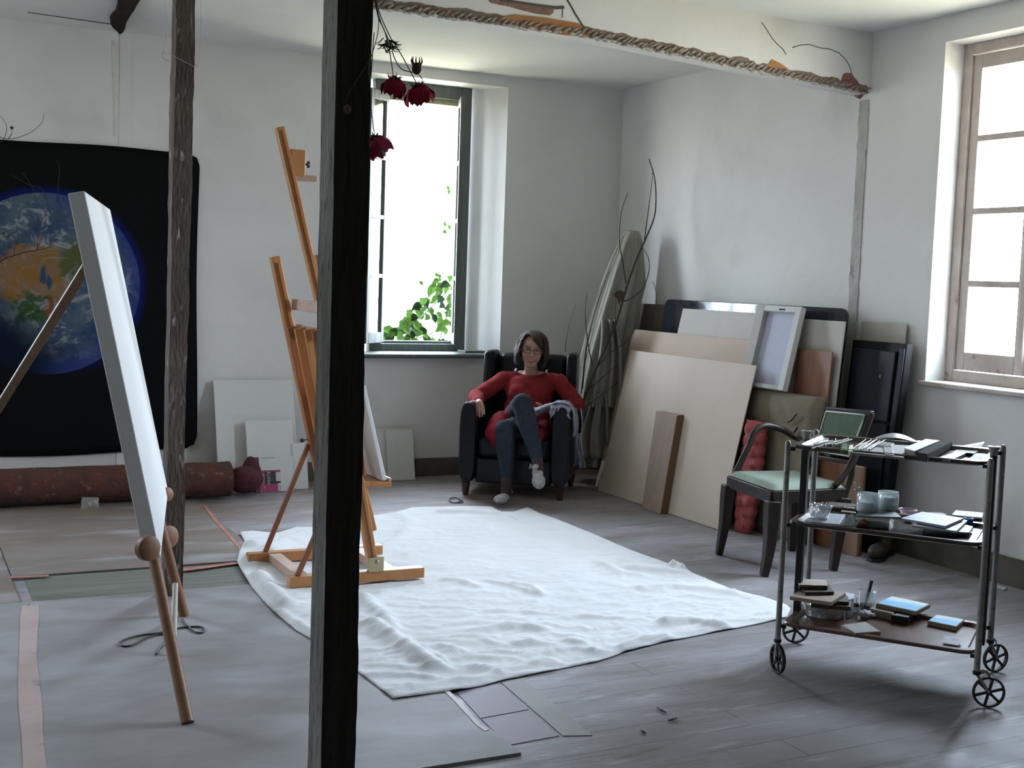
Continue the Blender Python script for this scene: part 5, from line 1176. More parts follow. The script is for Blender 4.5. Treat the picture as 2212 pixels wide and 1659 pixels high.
for side, pts in (('far', [V((4.115, 5.49, sz-.01)), ay(1617, 965, 5.49), ay(1630, 933, 5.49), ay(1655, 919, 5.49), ay(1690, 928, 5.49), ay(1722, 946, 5.49), bl.lerp(tl, .28)]),
                  ('near', [ay(1803, 1050, 4.96), ay(1828, 1020, 4.96), ay(1843, 990, 4.96), ay(1853, 968, 4.96), brr.lerp(tr, .45)])):
    MB().tube(smoothpath(pts, 7), .0185, 8, flat=(1, .8), up=(0, 1, 0)).build('armrest', m_chw, wc, smooth=True)

# ============================================================ draped bundle and bare branches in the corner
m_drape = PM('dusty_beige_dust_sheet', (.30, .285, .24), (.25, .24, .20), sc=3, rough=.95, bump=.2, bsc=60, c3=(.20, .19, .16), sc3=2, lo3=.55, hi3=.75)
dr = thing('draped_object', (4.75, 7.82, .001), 'tall narrow object under a dusty beige sheet in the corner behind the armchair', 'dust sheet')
Lp = [(1352, 499), (1340, 520), (1318, 580), (1300, 640), (1282, 700), (1266, 760), (1254, 820), (1244, 890), (1238, 950), (1232, 1003)]
Rp = [(1376, 501), (1384, 520), (1387, 580), (1389, 620), (1378, 660), (1374, 700), (1366, 760), (1352, 815), (1340, 860), (1330, 900), (1318, 950), (1306, 1003)]
YD = 7.83
Lw = [ay(x, y, YD) for x, y in Lp]; Rw = [ay(x, y, YD) for x, y in Rp]
def drape(u, v):
    a, c = on_poly(Lw, v), on_poly(Rw, v); c.z = a.z; c.x = min(c.x, 4.985); m_ = (a+c)/2; hw = max(.012, (c.x-a.x)/2); ang = 2*pi*u
    pl = .016*sin(ang*7+v*2)+.010*sin(ang*13+v*5+1); k = min(1, v*4)
    return V((m_.x+(hw+pl*k)*cos(ang), m_.y+(.075+.10*v+pl*k)*sin(ang), max(.002, a.z)))
mb = MB().grid(drape, 90, 50, closed=True); mb.f.append(tuple(range(90))[::-1]); k = 50*90; mb.f.append(tuple(range(k, k+90)))
mb.build('dust_sheet', m_drape, dr, smooth=False, auto=70)
def puff(cx_, cy_, w_, h_, ph):   # loose gathered flap knotted round the middle
    def fn(u, v):
        x = cx_+w_*(u-.5)*(.5+v*.7)+4*sin(ph+v*5); y = cy_+h_*v; p = ay(x, y, YD-.20-.03*sin(u*14+ph)-.02*sin(u*23)-.015*v); return p
    return MB().grid(fn, 30, 18).build('sheet_flap', m_drape, dr, smooth=True, solid=.004)
puff(1315, 690, 62, 190, 0); puff(1290, 850, 70, 140, 1.3)
MB().lathe([(.034, 0), (.036, .02), (.030, .035)], ay(1364, 503, YD)-V((0, 0, .02)), 16).build('top_cap', m_calyx, dr, smooth=True)
for q in ([(1350, 505), (1300, 640), (1262, 790)], [(1346, 508), (1290, 640), (1246, 780)]): MB().tube([ay(x, y, YD-.17) for x, y in q], .0035, 5).build('fold_edge', m_drape, dr, smooth=True)
bb = thing('bare_branch', ay(1240, 1000, 7.6), 'tall bare dark branch with many curving twigs leaning in the corner', 'branch')
YBr = 7.56
def bt(pts, r, name='twig', yb_=YBr, sl=.0): 
    q = smoothpath([ay(x, y, yb_+sl*(y-900)/400) for x, y in pts], 4); n = len(q)
    mb = MB().tube(q, [max(.0016, r*(1-.72*i/n)) for i in range(n)], 6)
    for i in range(3, n-1, 4): mb.ell(q[i]+V((.003*(-1)**i, 0, 0)), r*.55*(1-.5*i/n)+.0016, nu=6, nv=4)
    return mb.build(name, m_twig, bb, smooth=True)
bt([(1235, 1000), (1250, 900), (1275, 830), (1290, 790), (1312, 740), (1330, 700), (1345, 650), (1357, 610), (1375, 560), (1395, 515), (1413, 470), (1417, 430), (1414, 385), (1402, 343)], .011, 'stem')
bt([(1392, 520), (1397, 480), (1405, 420), (1411, 365)], .0045); bt([(1345, 652), (1368, 642), (1390, 620), (1402, 585), (1400, 555), (1384, 530)], .005); bt([(1352, 612), (1346, 570), (1338, 520), (1342, 460), (1357, 415)], .0055)
bt([(1378, 746), (1400, 715), (1412, 680), (1418, 640), (1410, 607)], .0045); bt([(1280, 790), (1270, 740), (1264, 680), (1268, 632)], .0045); bt([(1258, 840), (1266, 760), (1278, 700), (1295, 640), (1320, 580)], .005)
bt([(1221, 760), (1223, 735), (1230, 700), (1244, 658)], .0030); bt([(1285, 800), (1310, 770), (1355, 735), (1378, 700)], .0045); bt([(1262, 850), (1290, 825), (1330, 790)], .004); bt([(1250, 890), (1290, 860), (1335, 825)], .004); bt([(1256, 850), (1262, 780), (1270, 720)], .004)
bt([(1329, 700), (1330, 655), (1334, 610)], .0035)
mb = MB(); c = ay(1337, 640, YBr-.03)
mb.prism([c+V((x*.001, 0, z*.001)) for x, z in ((-50, 10), (-20, 35), (15, 45), (50, 20), (45, -10), (15, -40), (5, -62), (-15, -20))], (0, .004, 0)); mb.build('dry_leaf', PM('dry_brown_leaf', (.07, .05, .03), rough=.9), bb)

# ============================================================ vine growing outside the back window
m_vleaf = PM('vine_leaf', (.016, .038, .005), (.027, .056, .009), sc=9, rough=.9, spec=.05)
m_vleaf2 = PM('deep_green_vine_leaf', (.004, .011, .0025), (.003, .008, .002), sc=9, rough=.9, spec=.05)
vn = thing('climbing_vine', (3.5, 9.05, -.5), 'leafy green climbing vine rising outside the open back window', 'vine')
rnd = random.Random(11); mbs = [MB(), MB()]
def vleaf(mb, c, s_, rot, tiltv):
    A = V((tiltv[0], -1, tiltv[1])).normalized(); X = A.cross(V((0, 0, 1))).normalized(); Y = A.cross(X)*-1; X, Y = X*cos(rot)+Y*sin(rot), -X*sin(rot)+Y*cos(rot)
    pr = [(0, -.1, 0), (.42, .05, .12), (.55, .5, .1), (.3, .85, .03), (0, 1.25, -.1), (-.3, .85, .03), (-.55, .5, .1), (-.42, .05, .12)]
    q = [c+X*a*s_+Y*b_*s_+A*d*s_ for a, b_, d in pr]; m0 = c+Y*.5*s_-A*.05*s_; k = len(mb.v); mb.v += q+[m0]; n = len(q)
    for i in range(n): mb.f.append((k+i, k+(i+1) % n, k+n))
YV = 9.05
def vedge(x): return 735-max(0, (x-815))*.78-max(0, x-880)*.55
for k in range(150):
    x = rnd.uniform(812, 985); top = vedge(x); y = rnd.uniform(max(595, top), 752)
    if y > 752: continue
    vleaf(mbs[0 if rnd.random() < .72 else 1], ay(x, y, YV+rnd.uniform(-.12, .25)), rnd.uniform(.045, .080), rnd.uniform(2.2, 4.2)+rnd.choice((0, 0, pi*.5)), (rnd.uniform(-.8, .8), rnd.uniform(-.3, .9)))
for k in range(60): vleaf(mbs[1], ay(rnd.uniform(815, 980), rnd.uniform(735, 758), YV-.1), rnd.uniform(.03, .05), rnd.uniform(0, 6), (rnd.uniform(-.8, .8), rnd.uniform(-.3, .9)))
for (x, y) in ((966, 402), (969, 410), (960, 488), (972, 495), (964, 500), (952, 600), (948, 606), (940, 595), (912, 615)): vleaf(mbs[0], ay(x, y, YV), .035, rnd.uniform(0, 6), (.3, .2))
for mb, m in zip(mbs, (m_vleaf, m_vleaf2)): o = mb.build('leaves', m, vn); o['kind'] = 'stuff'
mb = MB()
for pts in ([(985, 560), (975, 640), (960, 700), (940, 760)], [(850, 760), (880, 720), (905, 690), (935, 660), (985, 610)], [(830, 760), (870, 735), (920, 725), (985, 690)], [(990, 380), (982, 470), (988, 560)]): mb.tube(smoothpath([ay(x, y, YV+.08) for x, y in pts], 4), .006, 6)
mb.tube([ay(940, 760, YV+.08), V((3.75, 9.12, -.5))], .012, 6); mb.build('stems', m_stem, vn, smooth=True)

# ============================================================ three-tier folding tea trolley
TO = V((3.005, 3.685, 0)); TLd = V((.602, -.798, 0)).normalized(); TSd = V((-TLd.y, TLd.x, 0)); TLn, TWn = .712, .455
def TT(l, w_, z): return TO+TLd*l+TSd*w_+V((0, 0, z))
m_tube = PM('dull_metal_tube', (.27, .26, .24), (.20, .19, .175), sc=20, rough=.45, metal=.35, c3=(.13, .115, .095), sc3=40, lo3=.6, hi3=.7)
m_dk = PM('dark_flat_upright', (.014, .012, .011), (.02, .017, .014), sc=6, rough=.55, spec=.25)
m_tray = PM('dark_brown_lacquered_tray', (.040, .027, .022), (.055, .037, .03), sc=5, rough=.20, c3=(.09, .065, .055), sc3=4, lo3=.6, hi3=.85)
m_tray2 = PM('red_brown_lacquered_tray', (.15, .078, .06), (.105, .056, .045), sc=5, rough=.24, stretch=(1, 1, 1), c3=(.15, .10, .085), sc3=4, lo3=.6, hi3=.85)
m_rubber = PM('black_rubber', (.018, .018, .018), rough=.6)
tt = thing('tea_trolley', TT(TLn/2, TWn/2, 0), 'three-tier metal tea trolley on spoked wheels, covered with painting materials', 'trolley')
for l, w_ in ((0, 0), (TLn, 0), (TLn, TWn), (0, TWn)):
    MB().lathe([(.011, .125), (.011, .877), (.0085, .885), (.004, .889)], TT(l, w_, 0), 14).build('post', m_tube, tt, auto=40)
    MB().lathe([(.013, .118), (.015, .124), (.013, .132)], TT(l, w_, 0), 14).build('collar', m_dk, tt, auto=40)
for l in (.015, TLn-.012):
    mb = MB().obox(TT(l, TWn*.50, .52), TLd*.0125, TSd*.018, (0, 0, .352)); mb.build('flat_upright', m_dk, tt, bevel=.002)
    MB().lathe([(.014, .872), (.015, .890), (.022, .902), (.023, .906), (.012, .907), (.010, .897), (.001, .895)], TT(l, TWn*.50, 0), 18).build('funnel_cap', m_tube, tt, auto=40)
def rrect(l0, l1, w0, w1, r, z, n=6):
    out = []
    for cl, cw, a0 in ((l1-r, w1-r, 0), (l0+r, w1-r, 90), (l0+r, w0+r, 180), (l1-r, w0+r, 270)):
        for k in range(n+1):
            a = R_(a0+90*k/n); out.append(TT(cl+r*cos(a), cw+r*sin(a), z))
    return out
def tray(z, m, name='tray'):
    rings = [rrect(.012, TLn-.012, .004, TWn-.004, .05, z-.004), rrect(.010, TLn-.010, .002, TWn-.002, .05, z+.006), rrect(.012, TLn-.012, .006, TWn-.006, .05, z+.0095), rrect(.034, TLn-.034, .030, TWn-.030, .045, z+.0085), rrect(.046, TLn-.046, .042, TWn-.042, .04, z-.006)]
    mb = MB(); n = len(rings[0]); mb.v = [p for r in rings for p in r]
    for i in range(len(rings)-1):
        for k in range(n): a = i*n+k; b = i*n+(k+1) % n; mb.f.append((a, b, b+n, a+n))
    mb.f.append(tuple(range(4*n, 5*n)))
    low = rrect(.040, TLn-.040, .036, TWn-.036, .04, z-.012); k0 = len(mb.v); mb.v += low
    for k in range(n): mb.f.append((k, (k+1) % n, k0+(k+1) % n, k0+k))
    mb.f.append(tuple(range(k0, k0+n))[::-1])
    o = mb.build(name, m, tt, auto=35)
    for l, w_ in ((0, .012), (TLn, .012), (TLn, TWn-.012), (0, TWn-.012)): MB().obox(TT(l+(.014 if l == 0 else -.014), w_, z-.006), TLd*.012, TSd*.006, (0, 0, .007)).build('bracket', m_dk, o)
    return o
ZT, ZM, ZB_ = .864, .575, .186
tray(ZT, m_tray); tray(ZM, m_tray); tray(ZB_, m_tray2)
ST, SM, SB = ZT-.0057, ZM-.0057, ZB_-.0057     # the surfaces things stand on
def wheel(l, w_, yaw_, off):
    R0, c = .057, TT(l, w_, .0575)+V((cos(yaw_+pi/2), sin(yaw_+pi/2), 0))*off; A = V((cos(yaw_), sin(yaw_), 0)); D = V((-A.y, A.x, 0)); Z = V((0, 0, 1)); X0 = A.orthogonal().normalized()
    mb = MB(); n = 40; prof = [(R0-.009, -.006), (R0-.002, -.0065), (R0, 0), (R0-.002, .0065), (R0-.009, .006)]
    for r, h in prof:
        for k in range(n): a = 2*pi*k/n; mb.v.append(c+A*h+(D*cos(a)+Z*sin(a))*r)
    for i in range(5):
        for k in range(n): a = i*n+k; b = i*n+(k+1) % n; j = (i+1) % 5; mb.f.append((a, b, j*n+(k+1) % n, j*n+k))
    o = mb.build('wheel', m_rubber, tt, auto=50)
    for k in range(6):
        a = 2*pi*k/6+.3; d = D*cos(a)+Z*sin(a); MB().bar(c+d*.008, c+d*(R0-.008), .0095, .006, up=A).build('spoke', m_rubber, o)
    MB().lathe([(.002, -.010), (.009, -.009), (.010, 0), (.009, .009), (.002, .010)], c, 14, A).build('hub', m_dk, o, auto=40)
    top = TT(l, w_, .120)
    for s_ in (-1, 1): MB().bar(top+A*s_*.006, c+A*s_*.0125, .010, .004, up=A).build('fork', m_tube, tt, bevel=.001)
    MB().tube(smoothpath([top+A*.0, c+(top-c)*.3+V((0, 0, .055)), c+(c-top)*.2+V((0, 0, .050)) if off else c+V((0, 0, .062))], 4), .006, 6, flat=(1.4, .5)).build('mudguard', m_tube, tt, smooth=True)
wheel(0, 0, R_(-12), -.008); wheel(TLn, 0, R_(236), .045); wheel(TLn, TWn, R_(262), .030); wheel(0, TWn, R_(248), -.040)

def quad_item(pts, z0, z1, m, name='board', parent=None, bev=.001):
    q = [az(x, y, z1) for x, y in pts]; return MB().prism([V((p.x, p.y, z0)) for p in q], (0, 0, z1-z0)).build(name, m, parent, bevel=bev)
E = .0006
# ---- top tray
m_clearw = GM('milky_plastic_strip', haze=.35, hc=(.8, .85, .85), gl=.15)
tag(quad_item([(1730, 967), (1768, 950), (1778, 944), (1791, 944), (1789, 951), (1775, 953), (1750, 969)], ST+E, ST+.005, m_clearw, 'plastic_spatula'), 'milky plastic spatula at the left end of the top tray', 'spatula')
mb = MB(); q = [az(x, y, ST+.004) for x, y in ((1805, 951), (1805, 944), (1832, 945), (1832, 951))]; mb.tube(q+[q[0]], .0022, 6); tag(mb.build('small_white_frame', m_wht), 'tiny white rectangular frame lying at the back of the top tray', 'frame')
tag(quad_item([(1838, 977), (1858, 957), (1965, 962), (1952, 988)], ST+E, ST+.010, PM('streaky_grey_palette', (.20, .185, .17), (.11, .10, .09), sc=7, rough=.6, stretch=(1, 6, 1)), 'palette_board'), 'streaky grey palette board in the middle of the top tray', 'board')
m_stick = PM('grey_brown_sticks', (.26, .24, .21), (.16, .15, .13), sc=30, rough=.8)
rnd = random.Random(5)
for k in range(9):
    x = 1762+k*7; y = 960+rnd.uniform(-3, 4)-k*.5; a = az(x-16, y+5+rnd.uniform(-2, 2), ST+.008+.004*(k % 3)); b_ = az(x+22, y-6+rnd.uniform(-2, 2), ST+.008+.004*(k % 3))
    tag(MB().tube([a, a.lerp(b_, .5), b_], [.004, .005, .0035], 6).build('pastel_stick', m_stick), 'dusty grey-brown stick lying in the pile beside the plastic spatula', 'stick', 'dusty sticks piled on the top tray')
m_bris = PM('pale_brush_handle', (.50, .47, .38), (.40, .37, .30), sc=40, rough=.6)
for k in range(8):
    x = 1842+k*6; a = az(x, 966+rnd.uniform(-4, 5), ST+.016+.003*(k % 3)); b_ = az(x+28, 951+rnd.uniform(-3, 3), ST+.018+.003*(k % 3))
    o = thing('paint_brush', a, 'pale thin brush heaped across the middle of the top tray', 'brush', 'pale brushes heaped on the top tray')
    MB().tube([a, b_], [.0022, .0016], 6).build('handle', m_bris, o); MB().tube([b_, b_+(b_-a).normalized()*.012], [.003, .0012], 6).build('bristles', m_stick, o)
tag(quad_item([(1814, 970), (1818, 957), (1830, 956), (1832, 973)], ST+E, ST+.016, PM('mossy_green_rag', (.06, .11, .02), (.03, .05, .01), sc=30, rough=.95, bump=.5), 'green_rag', bev=.006), 'small mossy green rag beside the pile of brushes on the top tray', 'rag')
tag(quad_item([(1832, 974), (1835, 961), (1843, 961), (1842, 975)], ST+E, ST+.014, PM('cream_tag', (.55, .56, .38), rough=.7), 'cream_block'), 'little cream block beside the green rag on the top tray', 'block')
m_greyf = PM('grey_translucent_sheet', (.30, .32, .31), (.24, .26, .25), sc=9, rough=.35)
mb = MB(); P1_, P2_ = az(1884, 952, ST+.004), az(1986, 956, ST+.004); dd_ = V((TSd.x, TSd.y, 0))
def curl(u, v): p = P1_.lerp(P2_, u); return p+dd_*.05*(v-.4)+V((0, 0, .004+.026*sin(pi*min(1, u*1.1+.02))*(.4+.6*v)))
tag(MB().grid(curl, 20, 6).build('bent_plastic_sheet', m_greyf, smooth=True, solid=.002), 'bent grey translucent plastic sheet at the back of the top tray', 'plastic sheet')
tag(quad_item([(1886, 958), (1905, 953), (1932, 957), (1926, 963), (1900, 961)], ST+.0115, ST+.018, m_clearw, 'crumpled_film'), 'scrap of crumpled clear film on the streaky palette board', 'film')
tag(quad_item([(1911, 981), (1908, 962), (1925, 962), (1932, 983)], ST+.0115, ST+.0135, m_greyf, 'flat_scraper'), 'flat grey scraper on the front edge of the streaky palette board', 'scraper')
wb = thing('cardboard_box', az(1990, 970, ST), 'low white-topped cardboard box on the top tray left of the black sponge', 'box')
quad_item([(1954, 968), (2000, 949), (2029, 952), (1976, 975)], ST+E, ST+.026, PM('tan_card_side', (.30, .19, .14), rough=.8), 'box_body', wb); quad_item([(1952, 967), (2000, 948), (2030, 951), (1976, 974)], ST+.0262, ST+.030, PM('white_card', (.66, .65, .64), rough=.7), 'lid', wb)
tag(quad_item([(1979, 976), (2032, 952), (2058, 953), (2003, 981)], ST+E, ST+.030, PM('black_sponge', (.035, .033, .027), (.015, .014, .012), sc=120, rough=1, bump=1, bsc=260), 'black_sponge', bev=.003), 'long rough black sponge bar on the top tray', 'sponge')
tag(quad_item([(2022, 990), (2063, 976), (2087, 978), (2053, 994)], ST+E, ST+.012, PM('dark_grey_tin', (.12, .12, .13), (.07, .07, .08), sc=30, rough=.4, metal=.3), 'flat_tin', bev=.002), 'flat dark grey tin on the right part of the top tray', 'tin')
def sheetp(pts, z, lift): 
    q = [az(x, y, z) for x, y in pts]
    def fn(u, v): p = q[0]*(1-u)*(1-v)+q[1]*(1-u)*v+q[2]*u*v+q[3]*u*(1-v); return p+V((0, 0, lift*(abs(v-.4)**2)*3*(.3+u)))
    return MB().grid(fn, 8, 8)
tag(sheetp([(2052, 978), (2078, 966), (2126, 968), (2096, 985)], ST+.002, .018).build('paper_sheet', PM('white_paper', (.72, .73, .76), rough=.8), smooth=True, solid=.0006), 'curling white paper sheet at the right end of the top tray', 'paper')
tag(sheetp([(2090, 1000), (2104, 982), (2126, 984), (2120, 998)], ST+.0014, .004).build('paper_sheet', bpy.data.materials['white_paper'], smooth=True, solid=.0006), 'small flat white paper by the near right post on the top tray', 'paper')
# ---- middle tray
m_clear = GM('clear_plastic', haze=.10, hc=(.75, .78, .82), gl=.16, rough=.08)
def bowl(c, r0, r1, h, m, n=26, wob=0, th=.0015):
    def fn(u, v):
        a = 2*pi*u; r = r0+(r1-r0)*v; k = wob*(sin(a*3+v*4)+.6*sin(a*7-v*6)); return c+V(((r+k)*cos(a), (r+k)*sin(a), h*v+.4*k*v))
    mb = MB().grid(fn, n, 8, closed=True); mb.f.append(tuple(range(n))); return mb
cu = thing('crumpled_cup', az(1771, 1122, SM), 'crumpled clear plastic cup at the left end of the middle tray', 'cup')
c = az(1770, 1119, SM+E+.012); c = V((c.x, c.y, SM+.0125)); bowl(c, .034, .043, .050, m_clear, wob=.003).build('cup_wall', m_clear, cu, smooth=True, solid=.001)
mb = MB()
for k in range(9):
    a = k*.7; mb.tube(smoothpath([c+V((.020*cos(a), .02*sin(a), .008)), c+V((.028*cos(a+.5), .024*sin(a+.5), .03)), c+V((.018*cos(a+1.4), .02*sin(a+1.4), .055)), c+V((.03*cos(a+2), .03*sin(a+2), .05))], 3), .0035, 5, flat=(2.4, .3))
mb.build('crumpled_film', m_clear, cu, smooth=True)
tag(quad_item([(1738, 1126), (1766, 1107), (1826, 1111), (1812, 1133)], SM+E, SM+.010, PM('pale_blue_painted_panel', (.33, .36, .40), (.22, .24, .27), sc=20, rough=.5), 'painted_panel'), 'small pale blue-grey painted panel under the crumpled cup', 'panel')
o = MB().prism([az(1815, 1134, SM+.001), az(1839, 1136, SM+.001), az(1837, 1098, SM+.012)], (.002, .002, .001)).build('clear_wedge', m_clearw); 
a, b_, c_ = az(1812, 1134, SM+.001), az(1842, 1137, SM+.001), az(1836, 1132, SM+.001)
bpy.data.objects.remove(o)
mb = MB().hexa([a, b_, b_+TSd*.05, a+TSd*.05, a.lerp(b_, .7)+V((0, 0, .040)), a.lerp(b_, .8)+V((0, 0, .040)), a.lerp(b_, .8)+TSd*.05+V((0, 0, .040)), a.lerp(b_, .7)+TSd*.05+V((0, 0, .040))])
tag(mb.build('clear_wedge_box', m_clearw, bevel=.001), 'clear wedge-shaped plastic box between the cup and the jars', 'box')
cb = thing('clear_box', az(1885, 1130, SM), 'clear plastic box with an orange smear carrying the jar board', 'box')
q = [az(x, y, SM+.004) for x, y in ((1848, 1133), (1858, 1118), (1930, 1124), (1921, 1140))]
MB().prism([V((p.x, p.y, SM+E)) for p in q], (0, 0, .036)).build('box_walls', m_clear, cb); quad_item([(1850, 1136), (1858, 1122), (1925, 1128), (1918, 1142)], SM+.001, SM+.004, m_dk, 'dark_base', cb)
MB().ell(az(1866, 1128, SM+.018), (.016, .014, .012)).build('orange_smear', PM('orange_smear', (.40, .14, .03), rough=.6), cb, smooth=True)
m_jb = PM('paint_stained_board', (.22, .26, .25), (.13, .15, .16), sc=12, rough=.6, c3=(.16, .22, .33), sc3=8, lo3=.55, hi3=.7)
ZJ = SM+.0375; tag(quad_item([(1848, 1114), (1862, 1094), (1924, 1098), (1948, 1117)], ZJ, ZJ+.006, m_jb, 'jar_board'), 'thin paint-stained board under the two water jars', 'board')
m_jar = GM('jar_glass', haze=.34, hc=(.82, .88, .88), gl=.14, rough=.05); m_milk = PM('milky_paint_water', (.66, .76, .76), (.55, .66, .68), sc=12, rough=.3, c3=(.22, .30, .33), sc3=14, lo3=.5, hi3=.7)
for (x, y, lab, k, r_) in ((1873, 1104, 'left glass jar of milky paint water on the middle tray', .56, .041), (1917, 1100, 'right glass jar of milky paint water on the middle tray', .74, .0405)):
    p = az(x, y, ZJ+.0065); j = thing('glass_jar', p, lab, 'jar', 'glass jars of paint water'); p = V((p.x, p.y, ZJ+.0066)); h = .070
    MB().lathe([(r_*.92, 0), (r_, .004), (r_, h-.012), (r_*.94, h-.008), (r_*.98, h-.006), (r_*.94, h-.004), (r_*.95, h), (r_*.90, h), (r_*.90, h-.01), (r_*.955, h-.014), (r_*.955, .005), (r_*.9, .003)], p, 32, caps=False).build('glass', m_jar, j, auto=50)
    MB().lathe([(r_*.90, .0035), (r_*.93, .006), (r_*.93, h*k), (.001, h*k+.0003)], p, 28).build('paint_water', m_milk, j, auto=40)
sq = thing('squeegee', az(1858, 1075, ZJ+.05), 'small pale wooden tool standing behind the left jar', 'tool'); p0, p1, p2 = [ay(x, y, az(1862, 1090, ZJ).y+.05) for x, y in ((1866, 1098), (1853, 1058), (1846, 1041))]
MB().tube([p0, p1], .003, 8).build('shaft', m_bris, sq); MB().bar(p1-(p2-p1)*.35, p1+(p2-p1)*.20, .028, .010, up=(.4, .9, 0)).build('head', m_bris, sq, bevel=.002); MB().tube([p1, p2], [.005, .0045], 8).build('grip', m_bris, sq)
tag(quad_item([(1786, 1097), (1790, 1084), (1846, 1088), (1850, 1094), (1820, 1094)], SM+.001, SM+.004, m_dk, 'palette_knife'), 'dark palette knife at the back of the middle tray', 'palette knife')
tag(quad_item([(1816, 1104), (1822, 1094), (1846, 1096), (1850, 1108)], SM+.001, SM+.007, PM('tan_lid', (.35, .30, .22), rough=.6), 'tan_lid', bev=.003), 'flat tan lid left of the jars on the middle tray', 'lid')
p = az(1961, 1112, SM+E); bowl(V((p.x, p.y, SM+E)), .026, .036, .022, m_jar).build; o = bowl(V((p.x, p.y, SM+.001)), .026, .036, .022, None).build('glass_dish', GM('pink_tinted_glass', tint=(.95, .85, .9), haze=.3, hc=(.65, .5, .56), gl=.15), smooth=True, solid=.0015); tag(o, 'small pinkish glass dish right of the jars', 'dish')
p = az(1962, 1128, SM+E); o = bowl(V((p.x, p.y, SM+.001)), .014, .019, .010, None).build('green_dish', PM('pale_green_dish', (.38, .48, .28), rough=.5), smooth=True, solid=.0015); tag(o, 'tiny pale green dish in front of the palette stack', 'dish')
p = az(2024, 1112, SM+.006); o = MB().lathe([(.030, 0), (.036, .003), (.034, .010), (.001, .012)], V((p.x, p.y, SM+E)), 28).build('dark_disc', m_dk, auto=40); tag(o, 'round dark disc behind the palette stack on the middle tray', 'disc')
m_pal = PM('blue_smeared_palette', (.40, .43, .50), (.30, .34, .43), sc=9, rough=.5, c3=(.06, .09, .22), sc3=11, lo3=.60, hi3=.68); m_pald = PM('dark_palette_edge', (.05, .045, .045), rough=.5)
GP = 'palettes stacked on the middle tray'
for pts, z0, m, lab in (([(1992, 1150), (2010, 1130), (2075, 1141), (2062, 1155)], SM+E, m_pald, 'bottom dark board of the palette stack on the middle tray'), ([(1998, 1146), (2040, 1122), (2102, 1137), (2094, 1150)], SM+.010, PM('grey_black_board', (.16, .16, .18), rough=.5), 'grey-black board jutting right from the palette stack'),
                        ([(1970, 1134), (2040, 1112), (2090, 1124), (2066, 1147)], SM+.020, PM('pale_grey_palette', (.38, .40, .45), (.30, .32, .37), sc=9, rough=.5), 'pale grey palette second from the top of the stack'), ([(1946, 1119), (1992, 1105), (2082, 1119), (2042, 1136)], SM+.0315, m_pal, 'blue-smeared palette on top of the stack')):
    o = quad_item(pts, z0+.0004, z0+.009, m, 'palette'); tag(o, lab, 'palette', GP)
    q = [az(x, y, z0+.009) for x, y in pts]
p = az(2092, 1137, SM+E); o = MB().lathe([(.016, 0), (.018, .030), (.0165, .030), (.015, .003), (.001, .002)], V((p.x+.01, p.y+.01, SM+E)), 20).build('blue_cup', PM('bright_blue_plastic', (.02, .13, .38), rough=.3), auto=40); tag(o, 'small bright blue cup beside the palette stack', 'cup')
wx = thing('white_box', az(2090, 1112, SM), 'white-topped dark box at the right end of the middle tray', 'box')
quad_item([(2057, 1113), (2065, 1103), (2122, 1108), (2121, 1119)], SM+E, SM+.022, m_pald, 'box_body', wx); quad_item([(2056, 1112), (2064, 1102), (2124, 1107), (2122, 1118)], SM+.0222, SM+.028, bpy.data.materials['white_card'], 'lid', wx)
# ---- bottom tray
m_mdfd = PM('tan_board', (.33, .26, .185), (.28, .215, .15), sc=6, rough=.7); m_mdfk = PM('dark_stained_board', (.07, .05, .03), (.05, .035, .022), sc=6, rough=.7); m_mdfl = PM('light_tan_board', (.46, .38, .30), (.40, .33, .26), sc=6, rough=.7)
gb = thing('clear_bag', az(1785, 1335, SB), 'clear bag of crumpled plastic under the stack of small boards', 'bag')
p = az(1782, 1328, SB+.001); c = V((p.x, p.y, SB+.001)); bowl(c, .072, .088, .052, None, wob=.004).build('bag_wall', GM('dull_clear_plastic', haze=.30, hc=(.45, .46, .42), gl=.14), gb, smooth=True, solid=.001)
mb = MB()
for k in range(14):
    a = k*.83; mb.tube(smoothpath([c+V((.05*cos(a), .05*sin(a), .008)), c+V((.06*cos(a+.4), .055*sin(a+.4), .028)), c+V((.03*cos(a+1.2), .04*sin(a+1.2), .038)), c+V((.05*cos(a+2), .05*sin(a+2), .015))], 3), .007, 5, flat=(2.2, .35))
mb.build('crumpled_film', m_clearw, gb, smooth=True)
GB = 'small boards stacked on the bottom tray'
for pts, z0, z1, m, lab in (([(1752, 1304), (1765, 1290), (1840, 1295), (1838, 1311)], .0535, .069, m_mdfk, 'dark lowest board of the stack on the bottom tray'), ([(1748, 1296), (1770, 1282), (1832, 1288), (1834, 1300)], .0695, .082, m_mdfk, 'second lowest dark board of the stack'),
                            ([(1706, 1288), (1734, 1271), (1827, 1280), (1796, 1301)], .0825, .097, m_mdfd, 'widest tan board of the stack'), ([(1740, 1279), (1728, 1264), (1792, 1263), (1802, 1278)], .0975, .110, m_mdfk, 'small dark board upon the widest tan board'),
                            ([(1727, 1266), (1722, 1251), (1784, 1252), (1788, 1267)], .1105, .1235, m_mdfk, 'second from top board of the stack on the bottom tray'), ([(1725, 1263), (1722, 1250), (1784, 1252), (1788, 1265)], .124, .127, m_mdfl, 'topmost light tan board of the stack')):
    tag(quad_item(pts, SB+z0, SB+z1, m, 'small_board'), lab, 'board', GB)
tag(quad_item([(1832, 1296), (1826, 1279), (1846, 1283), (1845, 1292)], SB+.001, SB+.075, PM('lilac_card', (.42, .42, .52), rough=.7), 'lilac_box'), 'small lilac box standing behind the board stack', 'box')
p = az(1872, 1322, SB); tg = thing('glass_tumbler', (p.x, p.y, SB), 'clear glass tumbler holding a black marker on the bottom tray', 'glass'); c = V((p.x, p.y, SB+.0006))
